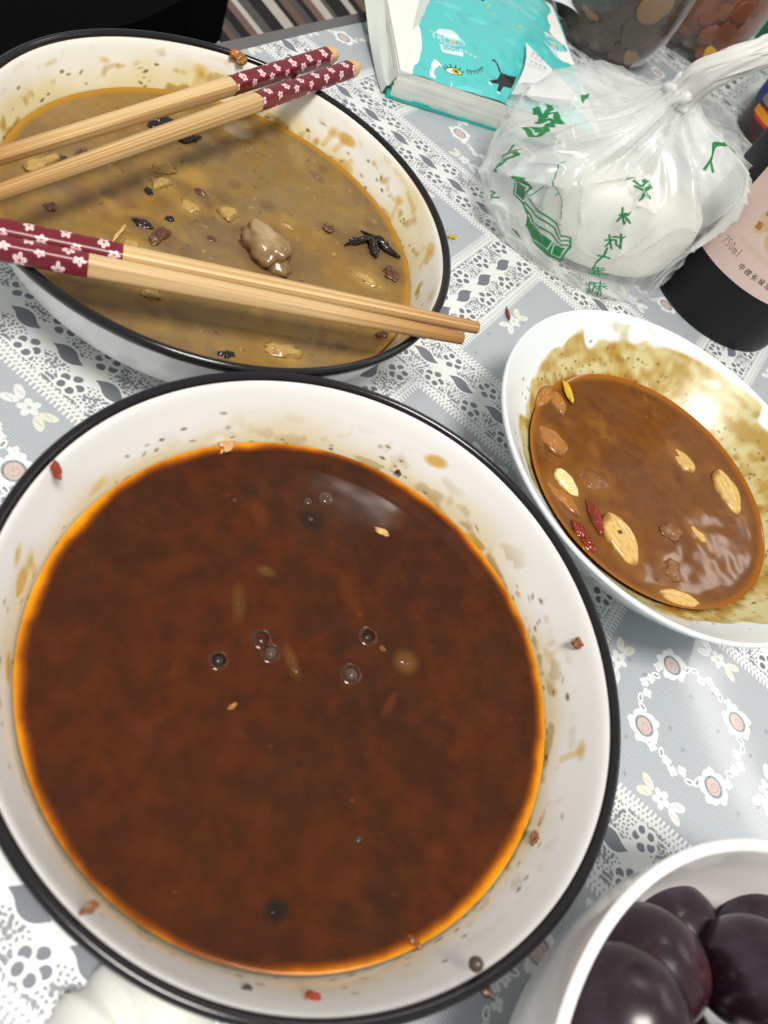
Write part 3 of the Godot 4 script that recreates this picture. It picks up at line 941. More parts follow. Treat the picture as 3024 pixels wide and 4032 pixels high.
	# soft clouds of what lies just under the surface
	var h1 := [[-0.0267, -0.0188, 6.5, 2.4, 84, rgb(96, 66, 30), 0.6], [-0.0063, 0.0002, 6, 2.0, 66, rgb(104, 70, 30), 0.6], [0.0364, -0.0065, 4.5, 4.2, 0, rgb(112, 78, 36), 0.7], [-0.018, -0.033, 3.5, 1.8, 11, rgb(98, 76, 34), 0.6], [-0.0026, -0.059, 5, 4, 9, rgb(34, 24, 20), 0.7], [-0.006, 0.0768, 3.4, 3.0, 0, rgb(26, 24, 20), 0.8], [0.03, 0.01, 5, 1.6, 120, rgb(108, 52, 22), 0.5], [-0.05, 0.03, 9, 3, 20, rgb(98, 44, 16), 0.4]]
	var h2 := []
	for q in [[2.4, -317.2, 6.0, 6.5], [19.8, -319.8, 6.0, 6.0], [-12.8, -326.4, 7.0, 5.5], [-17.3, -279.8, 5.5, 5.0], [-5.2, -254.1, 6.0, 5.0], [89.4, -306.2, 9.0, 5.5], [51.6, -243.3, 10.0, 6.0], [-60.5, -313.0, 10.0, 5.5], [-12.6, -337.3, 7.0, 6.0], [-30.0, -300.0, 9.0, 6.0], [-2.0, -340.0, 10, 6]]:
		h2.append([q[0] / 1000.0 - B2.x, q[1] / 1000.0 - B2.z, q[2], q[3], 20, rgb(176, 142, 72), 0.65])
	for q in [[38.9, -300.7, 22, 13, 50], [-40, -300, 16, 5, 30], [15.4, -298.6, 6, 4, 0], [-55.1, -284.8, 6, 5, 0], [-25, -305, 10, 5, 50]]:
		h2.append([q[0] / 1000.0 - B2.x, q[1] / 1000.0 - B2.z, q[2], q[3], q[4], rgb(116, 84, 64), 0.5])
	for q in [[88, -330, 17, 11], [102.5, -315.3, 7, 6], [68.8, -333.7, 6, 5], [-15.6, -295.3, 8, 5], [37, -336, 4, 4], [-3.6, -366, 9, 5]]:
		h2.append([q[0] / 1000.0 - B2.x, q[1] / 1000.0 - B2.z, q[2], q[3], 0, rgb(104, 82, 56), 0.6])
	var h3 := []
	for q in [[182.3, -233.0, 13, 8, 58], [188.3, -209.7, 11, 6, 50], [183.8, -201.7, 15, 6, 47], [212.8, -184.9, 16, 9, 60], [262.8, -244.8, 11, 6, 62], [288.6, -230.4, 16, 8, 70], [260.3, -199.6, 8, 4, 58], [238.9, -160.6, 14, 7, 8], [204.4, -216.0, 10, 9, 0], [238.6, -175.5, 8, 8, 0], [215, -250, 9, 5, 40]]:
		h3.append([q[0] / 1000.0 - B3.x, q[1] / 1000.0 - B3.z, q[2], q[3], q[4], rgb(146, 100, 42), 0.6])
	sauce("red_brown_sauce", "dark red-brown oily sauce with an orange rim of oil", B1 + Vector3(0, 0.0225, 0), 0.0929, 0, 0.0013, h1)
	sauce("curry_stew", "yellow-brown curry stew with scraps, lying under the chopsticks", B2 + Vector3(0, 0.0278, 0), 0.0950, 1, 0.0013, h2)
	sauce("brown_gravy", "thick brown gravy with garlic slices in the porcelain bowl", B3 + Vector3(0, 0.029, 0), 0.0672, 2, 0.0015, h3)
	scraps(B1, B2, B3)

	# ------------------------------------------------ chopsticks across the curry bowl
	var ch_y := 0.0554
	chopstick("chopstick of the lower pair whose bare tip reaches furthest past the bowl", Vector3(0.1322, ch_y, -0.2626), Vector3(-0.0583, ch_y, -0.2348), 0.1516, M.wood_a, 0.0)
	chopstick("chopstick of the lower pair with the shorter wet brown tip, beside the porcelain bowl", Vector3(0.1240, ch_y, -0.2528), Vector3(-0.0565, ch_y, -0.2268), 0.1536, M.wood_b, 0.25)
	var u1 := Vector3(-0.0681, ch_y, -0.2739) - Vector3(0.0567, ch_y, -0.4421)
	u1 = u1.normalized()
	chopstick("darker golden chopstick of the upper pair, nearer the chair", Vector3(0.0567, ch_y, -0.4421) + u1 * 0.236, Vector3(0.0567, ch_y, -0.4421), 0.1545, M.wood_b, 0.1)
	var u2 := (Vector3(-0.0633, ch_y, -0.2546) - Vector3(0.0694, ch_y, -0.4379)).normalized()
	chopstick("paler chopstick of the upper pair, its end nearest the tissue pack", Vector3(0.0694, ch_y, -0.4379) + u2 * 0.236, Vector3(0.0694, ch_y, -0.4379), 0.1545, M.wood_a, -0.2)

	tissue_pack()
	buns_in_bag()
	bottle_and_jars()
	grapes_in_bowl()

	# ------------------------------------------------ small things on the cloth
	bit("chili_curl", "tiny curled red chili scrap lying on the cloth above the porcelain bowl", "crumb", "", [187.2, -349.7, 4.3, 0.9, 83], 0.0012, 0.0008, M.red_flake, 3.0, 0.6)
	bit("yellow_crumb", "tiny yellow crumb on the cloth beside the curry bowl", "crumb", "", [153.8, -402.9, 2.9, 1.6, -26], 0.0012, 0.001, M.ginger, 5.0, 0.5)
	single("paper_napkin", grid(60, 40, func(u, v):
		var a: float = u * TAU
		var fold := 1.0 - absf(sin(a * 1.5 + v * 1.2 + noise.get_noise_2d(cos(a) * 60, sin(a) * 60) * 3.0))
		var r := sin(v * PI * 0.5)
		return Vector3(0.024 * r * cos(a) * (1.0 + 0.08 * fold), 0.024 * cos(v * PI * 0.5) * (0.92 + 0.12 * fold) + 0.0006, 0.022 * r * sin(a) * (1.0 + 0.15 * fold)), true), mat(rgb(236, 235, 228), 0.8), "crumpled white paper napkin beside the foot of the sauce bowl", "napkin", Vector3(0.034, 0, 0.006), 0.5)

class PhotoView:
	var basis := Basis(Vector3(0.926383977, 0.376580307, 0.0), Vector3(-0.207431208, 0.510278800, -0.834618380), Vector3(-0.314300846, 0.773177094, 0.550828612))

func lamp(called: String, label: String, at: Vector3, size: Vector2, turn: Basis, energy: float) -> void:
	var o := thing(called, label, "lamp", at)
	o.basis = turn
	part("housing", box(size.x + 0.04, size.y + 0.04, 0.05, 0.12), mat(rgb(225, 225, 222), 0.5), o, Vector3(0, 0, 0.03))
	var d := QuadMesh.new()
	d.size = size
	part("diffuser", d, mat(Color.WHITE, 0.6, {"emission_enabled": true, "emission": Color(1, 0.98, 0.95), "emission_energy_multiplier": 3.0}), o)
	var l := AreaLight3D.new()
	l.name = "light"
	l.area_size = size
	l.light_energy = energy
	l.light_color = Color(1.0, 0.98, 0.95)
	l.shadow_enabled = true
	l.position = Vector3(0, 0, -0.004)
	o.add_child(l)

func scraps(B1: Vector3, B2: Vector3, B3: Vector3) -> void:
	# brown gravy: garlic, chili, ginger
	var y := 0.0292
	var gl := ["brown sauce-coated garlic slice next to the gravy's edge, above the pale sliver", "slim cream garlic sliver in the gravy, above the red chili", "long amber garlic slice half sunk in gravy beside the bowl wall", "biggest pale yellow garlic slice with a dark speck, beside the red chili", "small yellow garlic slice poking from the open middle of the gravy", "broad golden garlic slice against the gravy edge by the far wall", "thin yellow garlic sliver near the middle of the gravy", "yellow garlic slice at the end of the gravy by the lace cloth", "brown chunk stuck at the tip of the gravy by the smeared wall", "brown chunk just under the yellow ginger strip"]
	var gd := [[182.8, -233.0, 10.4, 6.2, 58], [188.3, -209.7, 8.6, 4.0, 50], [184.0, -201.7, 13.6, 4.2, 47], [212.8, -184.9, 13.6, 7.8, 60], [262.8, -244.8, 9.0, 5.0, 62], [288.0, -230.4, 13.8, 7.4, 70], [260.3, -199.6, 6.1, 2.3, 58], [238.9, -160.6, 11.0, 4.0, 8], [181.6, -258.8, 9.4, 3.8, -58], [190.4, -258.5, 7.2, 4.6, 76]]
	var gm := [M.brown_garlic, M.pale_garlic, M.brown_garlic, M.garlic, M.garlic, M.garlic, M.garlic, M.garlic, M.brown_garlic, M.brown_garlic]
	for i in 10:
		var o := bit("garlic_slice", gl[i], "garlic", "garlic pieces in the brown gravy", gd[i], y + [0.0005, 0.0006, -0.0002, 0.0014, 0.0, 0.0006, 0.0, 0.0006, 0.001, 0.0005][i], [0.0024, 0.0022, 0.0020, 0.0028, 0.0020, 0.0025, 0.0016, 0.0024, 0.0026, 0.0026][i], gm[i], i * 3.1 + 0.4, -1.0)
		o.rotation.x = 0.10 * sin(i * 2.0)
		o.rotation.z = [0.10, -0.12, 0.06, -0.09, 0.14, -0.08, 0.12, 0.07, 0.1, -0.1][i]
		o.position.y -= 0.0008
	bit("garlic_speck", "dark speck stuck on the biggest garlic slice", "speck", "", [210.6, -187.0, 1.2, 0.7, 10], y + 0.0032, 0.0006, M.dark_bit, 2.0, 0.5)
	bit("ginger_strip", "yellow ginger strip standing at the tip of the gravy", "ginger", "", [196.6, -267.0, 7.0, 2.0, 77], y + 0.0022, 0.0014, M.ginger, 8.0, 0.2)
	bit("chili_piece", "bright red chili strip beside the biggest garlic slice", "chili", "red chili in the gravy", [200.6, -193.9, 9.3, 2.9, 78], y + 0.001, 0.0024, M.chili, 4.0, 0.2)
	bit("chili_piece", "red chili scrap between the amber garlic and the bowl wall", "chili", "red chili in the gravy", [190.4, -185.4, 4.6, 3.4, 64], y + 0.0005, 0.002, M.chili, 5.0, 0.3)
	bit("chili_piece", "dark red chili scrap against the bowl wall below the chili strip", "chili", "red chili in the gravy", [194.0, -178.4, 4.4, 3.0, 42], y + 0.0004, 0.002, M.chili, 6.0, 0.3)
	bit("onion_piece", "soft brown onion flake in the gravy near the lace cloth end", "onion", "onion in the gravy", [238.6, -175.5, 5.4, 5.5, 35], y - 0.0002, 0.0016, M.onion, 7.0, 0.4)
	bit("onion_piece", "soft brown onion flake sunk beside the cream garlic sliver", "onion", "onion in the gravy", [204.4, -216.0, 8.0, 6.6, 7], y - 0.0005, 0.0014, M.onion, 9.0, 0.4)
	bit("onion_piece", "brown onion flake in the middle of the gravy below the thin sliver", "onion", "onion in the gravy", [244.4, -196.9, 6.0, 4.7, -13], y - 0.0002, 0.0014, M.onion, 11.0, 0.4)
	# curry stew
	y = 0.0280
	var mt := bit("meat_chunk", "pale brown chunk of meat rising from the curry near the lower chopsticks", "meat", "", [38.8, -302.0, 14.5, 9.4, 52], y + 0.003, 0.0078, M.meat, 14.0, 0.34, 1.0)
	mt.rotation.z = 0.12
	for i in 3:   # the curled black fungus: three folded lobes
		bit("fungus_lobe", ["black fungus lobe curling toward the middle of the curry", "black fungus lobe pointing at the bowl's far wall", "small black fungus lobe in the crook of the other two"][i], "fungus", "curled black fungus in the curry", [[85.2, -331.6, 9.6, 1.7, -38], [97.6, -334.0, 9.4, 2.0, 32], [92.0, -330.0, 5.5, 2.4, 75]][i], y + 0.0018, 0.0022, M.fungus, 20.0 + i, 0.5)
	var cl := ["purple-brown scrap beside the black fungus, by the far wall", "small purple-brown scrap floating alone between meat and far wall", "dark brown scrap pressed under the upper chopsticks", "dark scrap with wet glints between the two upper chopsticks", "small dark scrap by the yellow wedge under the upper chopsticks", "flat dark fungus scrap above the red chili", "tiny black fungus shred beside the yellow lump", "tiny black scrap between the two round potato lumps and the chili", "dark scrap close to the near rim of the curry", "dark red scrap under the tips of the lower chopsticks"]
	var cd := [[102.5, -315.3, 4.0, 4.2, 19], [68.8, -333.7, 3.3, 3.2, 35], [-18.8, -371.2, 6.6, 4.2, -33], [-3.6, -366.0, 5.7, 2.4, -44], [-54.7, -319.6, 2.5, 2.7, -31], [-15.6, -295.3, 4.2, 2.4, 4], [-16.7, -317.7, 2.5, 1.4, 58], [-5.5, -303.6, 2.0, 1.6, -27], [28.7, -232.8, 3.1, 2.0, -20], [97.1, -270.4, 3.2, 2.3, -21]]
	for i in 10:
		bit("dark_scrap", cl[i], "food scrap", "dark scraps in the curry", cd[i], y + 0.0002, [0.0022, 0.0018, 0.0035, 0.003, 0.0018, 0.0016, 0.0014, 0.0012, 0.0012, 0.002][i], M.fungus if i > 1 and i < 9 else M.dark_chili, 30.0 + i, 0.5)
	var pl := ["round yellow potato lump beside the thin red chili", "taller yellow potato lump between the two red chilis and the meat", "yellow potato lump beneath the upper chopsticks' open side", "yellow potato lump touching the lower chopsticks' wrap", "yellow potato lump between the lower chopsticks and the near rim", "tiny yellow shred between the meat and the far wall", "yellow potato lump near the purple-brown scrap", "glinting yellow lump at the near rim of the curry", "big pale wedge under the ends of the upper chopsticks", "yellow chunk just below the paler upper chopstick"]
	var pd := [[2.4, -317.2, 4.2, 4.8, -28], [19.8, -319.8, 4.4, 4.4, 69], [-12.8, -326.4, 5.2, 3.8, -61], [-17.3, -279.8, 3.8, 3.2, 20], [-5.2, -254.1, 4.0, 3.2, -9], [47.7, -325.3, 3.0, 1.2, 11], [89.4, -306.2, 6.4, 3.4, 27], [51.6, -243.3, 7.6, 3.7, -8], [-60.5, -313.0, 8.0, 3.5, -55], [-12.6, -337.3, 4.6, 4.2, -29]]
	for i in 10:
		bit("potato_lump", pl[i], "potato", "yellow lumps in the curry", pd[i], y + [-0.0004, 0.0004, 0.0002, -0.0004, 0.0002, 0.0, -0.0003, 0.0004, 0.001, 0.0003][i], [0.0018, 0.0024, 0.0024, 0.0016, 0.002, 0.0008, 0.0014, 0.0022, 0.003, 0.0024][i], M.potato, 50.0 + i, 0.4)
	bit("onion_strip", "thin curved onion strip beside the yellow lump and the red chili", "onion", "", [-23.5, -284.5, 6.2, 0.8, -75], y + 0.0008, 0.0008, M.garlic, 63.0, 0.5)
	var rl := ["glossy dark red chili piece in the curry above the lower wrap", "thin red chili strip above the round potato lump", "dull red chili piece by the wall near the upper chopsticks", "faint red chili piece beside the chunk of meat", "red chili scrap showing between the upper chopsticks' tips"]
	var rd := [[-7.9, -290.2, 7.4, 2.9, -66], [5.6, -328.8, 4.2, 2.0, 35], [-52.1, -287.8, 3.3, 3.2, -12], [14.4, -299.6, 3.3, 2.4, -12], [-48.1, -327.8, 4.1, 2.2, -64]]
	for i in 5:
		bit("chili_scrap", rl[i], "chili", "red chili in the curry", rd[i], y + [0.0008, 0.0, -0.0005, -0.0006, 0.0006][i], [0.0026, 0.0014, 0.0014, 0.0012, 0.0016][i], M.dark_chili, 70.0 + i, 0.35)
	# red-brown sauce: peppercorns, bubbles, drowned shreds
	y = 0.0225
	var ppl := ["peppercorn with a bright glint, farthest from the other peppercorns toward the near rim", "grey-brown peppercorn touching a drowned black one", "biggest glinting peppercorn near the sauce's middle", "black drowned peppercorn touching the grey-brown one", "half-drowned peppercorn above the biggest one"]
	var ppd := [[41.4, -102.6, 2.6], [58.7, -107.9, 2.7], [88.0, -104.8, 3.1], [55.1, -112.6, 2.8], [94.2, -120.2, 2.9]]
	for i in 5:
		var d: Array = ppd[i]
		bit("peppercorn", ppl[i], "peppercorn", "peppercorns in the dark sauce", [d[0], d[1], d[2], d[2], 0], y + [-0.0006, 0.0, -0.0003, -0.0018, -0.0016][i], d[2] / 1000.0, M.dark_pepper if i in [0, 3, 4] else M.pepper, 80.0 + i, 0.06)
		ring_lip(Vector3(d[0] / 1000.0, y, d[1] / 1000.0), d[2] / 1000.0, i)
	var bl := ["biggest clear bubble on the dark sauce, below the bright reflection", "smaller clear bubble beside the biggest one", "tiny lone bubble near the far edge of the sauce"]
	for i in 3:
		var r: float = [0.0031, 0.0017, 0.0009][i]
		single("bubble", blob(r, r * 0.55, r, 0.0, 1.0, 0.0, 1.0, 24, 14), mat(Color(1, 0.95, 0.9, 0.01), 0.03, {"transparency": BaseMaterial3D.TRANSPARENCY_ALPHA}), bl[i], "bubble", Vector3([0.0756, 0.0685, 0.0401][i], y + 0.0002, [-0.1762, -0.1731, -0.1663][i]), 0.0, "bubbles on the dark sauce")
	var sl := ["pale yellow garlic scrap near the far edge of the dark sauce", "tiny round reddish bead beside a drowned peppercorn", "pale drowned lump between the biggest peppercorn and the sauce's edge", "long drowned tan shred standing upright in the dark sauce", "slim drowned tan shred beside the grey-brown peppercorn", "small olive drowned shred below the bubbles", "small orange shred nearest the middle of the dark sauce", "dark drowned husk just below the bubbles"]
	var sd := [[99.5, -166.4, 3.1, 1.5, 9], [100.2, -116.4, 1.3, 1.3, -9], [109.2, -112.7, 3.7, 3.2, -9], [46.1, -125.0, 5.9, 1.9, 84], [66.5, -106.0, 5.4, 1.5, 66], [54.7, -139.6, 2.8, 1.3, 11], [48.1, -88.4, 2.5, 0.9, -38], [70.2, -165.1, 3.6, 2.6, 9]]
	for i in 8:
		bit("sauce_shred", sl[i], "food scrap", "scraps in the dark sauce", sd[i], y + [0.0004, -0.0002, -0.0009, -0.0009, -0.0008, -0.0007, -0.0004, -0.0010][i], [0.0014, 0.0011, 0.0012, 0.0012, 0.0011, 0.001, 0.0009, 0.0014][i], [M.garlic, M.brown_bit, M.drowned, M.olive_bit, M.drowned, M.olive_bit, M.brown_garlic, M.dark_bit][i], 90.0 + i, 0.4)
	var dl := ["dark drowned grain toward the near edge of the dark sauce", "dark blurred grain drowned close to the near rim of the sauce"]
	for i in 2:
		bit("drowned_grain", dl[i], "peppercorn", "drowned grains near the sauce's near edge", [[92.2, -50.7, 1.5, 1.2, -39], [66.8, -29.4, 2.6, 2.0, -3]][i], y - [0.0004, 0.0012][i], [0.001, 0.0015][i], M.dark_pepper, 101.0 + i, 0.2)
	# bits stuck to the wall and rim of the sauce bowl and the curry bowl
	var wl := ["beige triangular scrap stuck on the wall of the sauce bowl facing the curry bowl", "brown triangular flake on the sauce bowl's wall below the porcelain bowl", "tiny dark seed stuck on the wall above the sauce's far edge", "oblong brown peppercorn at the waterline of the dark sauce, near side", "brown husk at the waterline beside the grape bowl", "small red-orange scrap inside the black rim on the near side", "tiny brown scrap near the red-orange one inside the near rim"]
	var wd := [[34.0, -190.2, 4.2, 2.2, -66], [172.0, -122.0, 2.4, 1.8, 22], [105.1, -195.1, 1.0, 1.5, -16], [110.4, -22.4, 2.4, 1.2, 43], [152.5, -53.8, 1.7, 1.8, 58], [74.3, -7.5, 1.7, 1.3, 16], [56.6, -9.4, 1.2, 0.7, -1]]
	for i in 7:
		var d: Array = wd[i]
		var r := Vector2(d[0] / 1000.0 - B1.x, d[1] / 1000.0 - B1.z).length()
		var o := bit("stuck_scrap", wl[i], "food scrap", "scraps stuck on the sauce bowl's wall", d, maxf(wall_height(0, minf(r, 0.1035)), y) + 0.0009, [0.0016, 0.0012, 0.0007, 0.0012, 0.0011, 0.001, 0.0006][i], [M.beige_bit, M.brown_bit, M.dark_bit, M.brown_bit, M.brown_bit, M.red_flake, M.dark_bit][i], 110.0 + i, 0.7)
		o.rotation.z = 0.0
	for i in 4:
		bit("rim_scrap", ["red chili flake stuck on the black rim beside the mesh of the cloth", "brown scrap on the black rim by the paper napkin", "peppercorn perched on the black rim nearest the grapes", "brown stalk hanging over the black rim below the perched peppercorn"][i], "food scrap", "scraps on the sauce bowl's black rim", [[-20.0, -145.2, 2.9, 1.5, 60], [13.4, -24.6, 1.8, 1.2, -33], [115.6, -15.4, 2.1, 2.0, -1], [119.6, -9.6, 3.0, 1.5, 55]][i], [0.0500, 0.0518, 0.0524, 0.0494][i], [0.0012, 0.001, 0.002, 0.0014][i], [M.red_flake, M.brown_bit, M.pepper, M.dark_bit][i], 120.0 + i, 0.4 if i != 2 else 0.06)
	for i in 2:
		bit("dried_curry", ["amber blob of dried curry on the black rim behind the upper chopsticks", "small amber smear of curry beside the upper chopsticks' wrap"][i], "food scrap", "dried curry on the bowl's far rim", [[8.6, -414.0, 4.4, 3.4, 17], [25.2, -412.0, 3.0, 1.6, 10]][i], [0.0505, 0.0490][i], [0.0022, 0.0014][i], M.brown_garlic if i == 0 else M.brown_bit, 130.0 + i, 0.6)

func ring_lip(at: Vector3, r: float, i: int) -> void:   # the sauce that climbs a floating peppercorn
	var m := mat(rgb(70, 36, 18), 0.06)
	single("sauce_lip", grid(28, 8, func(u, v):
		var R: float = r * (0.85 + 0.5 * v)
		return Vector3(R * cos(u * TAU), 0.0008 * pow(1.0 - v, 2.2) - 0.00005 * v, R * sin(u * TAU)), true), m, ["raised lip of sauce round the lone peppercorn", "raised lip of sauce round the grey-brown peppercorn", "raised lip of sauce round the biggest peppercorn", "raised lip of sauce over the black drowned peppercorn", "raised lip of sauce over the half-drowned peppercorn"][i], "sauce", at + Vector3(0, 0.00015, 0), 0.0, "lips of sauce round the peppercorns")

func tissue_pack() -> void:
	var e := Vector3(0.989, 0, -0.148)
	var b := Vector3(-0.148, 0, -0.989)
	var t := thing("tissue_pack", "turquoise pack of paper tissues with an eye and a cat printed on it", "tissue pack", Vector3(0.1115, 0, -0.5315))
	t.basis = Basis(e, Vector3.UP, e.cross(Vector3.UP))
	# in the pack's own axes x runs along the near edge and -z away from it
	var film := mat(Color.WHITE, 0.22, {"albedo_texture": tissue_picture().tex()})
	var W := 0.168
	var D := 0.215
	var top := func(x: float, z: float) -> float:
		return 0.0205 + 0.0035 * sin(clampf(x / W, 0, 1) * PI) * sin(clampf(z / D, 0, 1) * PI) + 0.0012 * noise.get_noise_2d(x * 2500, z * 2500) + 0.0008 * noise.get_noise_2d(x * 6500 + 60, z * 4500)
	part("top_film", grid(40, 40, func(u, v):
		var z: float = v * D
		var x := lerpf(0.003 + z * 0.36, W + z * 0.08, u)
		return Vector3(x, top.call(x, z) - 0.003 * pow(absf(u * 2 - 1), 6) , -z), false, func(u, v):
		var z: float = v * D
		return Vector2((lerpf(0.003 + z * 0.36, W + z * 0.08, u)) / 0.2, z / 0.2)), film, t)
	var clear := mat(rgb(206, 214, 206), 0.3)
	part("side_gusset", grid(16, 30, func(u, v):
		var z: float = v * D
		var x := lerpf(-0.004 - z * 0.05, 0.004 + z * 0.36, u)
		return Vector3(x, lerpf(0.0015 + 0.010 * smoothstep(0.0, 0.5, v), 0.0200, pow(u, 0.8)) + 0.0026 * noise.get_noise_2d(u * 260, v * 400), -z)), clear, t)
	var paper := mat(rgb(238, 236, 230), 0.85)
	for i in 8:   # the folded sheets, seen at the near edge
		var g := 0.0005 * sin(i * 3.7)
		part("tissue_sheet", slab([Vector2(0.002 + g, -0.001 + g), Vector2(W - 0.001, -0.001 + 0.6 * g), Vector2(W + 0.012, -D), Vector2(0.012, -D)], 0.0036 + i * 0.0020, 0.0036 + i * 0.0020 + 0.00197), paper, t)
	part("bottom_film", slab([Vector2(-0.001, 0.002), Vector2(W, 0.002), Vector2(W + 0.014, -D), Vector2(0.0, -D)], 0.0006, 0.0038), mat(rgb(40, 180, 166), 0.3), t)
	part("front_film", grid(40, 8, func(u, v):
		return Vector3(lerpf(0.001, W - 0.001, u), lerpf(0.003, 0.0206, v), 0.0022 + 0.0009 * noise.get_noise_2d(u * 700.0, v * 160.0))), mat(Color(0.93, 0.94, 0.92, 0.55), 0.3, {"transparency": BaseMaterial3D.TRANSPARENCY_ALPHA}), t)
	part("far_end_film", grid(20, 12, func(u, v):
		var x: float = lerpf(0.125, 0.20, u)
		var z: float = lerpf(0.198 - (x - 0.157) * 0.5, 0.26, v)
		return Vector3(x, 0.0245 + 0.018 * v + 0.002 * sin(u * 9.0), -z)), mat(rgb(226, 232, 230), 0.3), t)
	part("torn_flap", grid(10, 14, func(u, v):
		var p := Vector2(0.120, 0.088).lerp(Vector2(0.085, 0.004), v)
		var p2 := Vector2(0.120, 0.088).lerp(Vector2(0.150, 0.020), v)
		var p3: Vector2 = p.lerp(p2, u) + Vector2(0.006, 0.004) * sin(v * PI) * (1 - u)
		return Vector3(p3.x, 0.0262 + 0.004 * u * v, -p3.y)), mat(rgb(228, 232, 230), 0.5), t)
	var st := SurfaceTool.new()
	st.begin(Mesh.PRIMITIVE_TRIANGLES)
	for q in [[0.119, 0.067], [0.1225, 0.066], [0.126, 0.064], [0.113, 0.053], [0.117, 0.0525], [0.121, 0.052], [0.125, 0.0515]]:
		for k in 3:
			var a := Vector3(q[0] - 0.0012, 0.0296, -q[1] - 0.0012 + k * 0.0012)
			for p in [a, a + Vector3(0.0024, 0, -0.0003), a + Vector3(0.0024, 0, 0.0002), a, a + Vector3(0.0024, 0, 0.0002), a + Vector3(0, 0, 0.0005)]:
				st.add_vertex(p)
	st.generate_normals()
	var pr := part("printed_lettering", st.commit(), mat(rgb(60, 60, 58), 0.6), t)
	pr.set_meta("kind", "stuff")

func buns_in_bag() -> void:
	var bun := mat(rgb(250, 246, 236), 0.45, {"subsurf_scatter_enabled": true, "subsurf_scatter_strength": 0.15})
	single("steamed_bun", blob(0.048, 0.0325, 0.033, 0.03, 1.0, 1.0, 0.62, 56, 40), bun, "large smooth white steamed bun inside the plastic bag", "bun", Vector3(0.2610, 0.0335, -0.4400), 0.08)
	var t := thing("plastic_bag", "knotted translucent plastic bag with green print, wrapped round a steamed bun", "plastic bag")
	var film := mat(Color.WHITE, 0.2, {"albedo_texture": bag_picture().tex(), "transparency": BaseMaterial3D.TRANSPARENCY_ALPHA, "metallic_specular": 0.6})
	part("film", grid(360, 210, func(u, v): return bag_point(u, v * 0.615), true, func(u, v): return Vector2(u, v * 0.615)), film, t)
	part("twisted_neck", grid(64, 60, func(u, v):
		var p := bag_point(u, 0.6 + v * 0.4)
		return p, true, func(u, v): return Vector2(u, 0.6 + v * 0.4)), mat(rgb(232, 232, 228, 0.86), 0.3, {"transparency": BaseMaterial3D.TRANSPARENCY_ALPHA}), t)
	part("knot", blob(0.0105, 0.009, 0.0095, 0.3, 2.5, 2.0, 1.0, 30, 20), mat(rgb(234, 236, 233, 0.85), 0.3, {"transparency": BaseMaterial3D.TRANSPARENCY_ALPHA}), t, Vector3(0.2455, 0.1100, -0.4405))

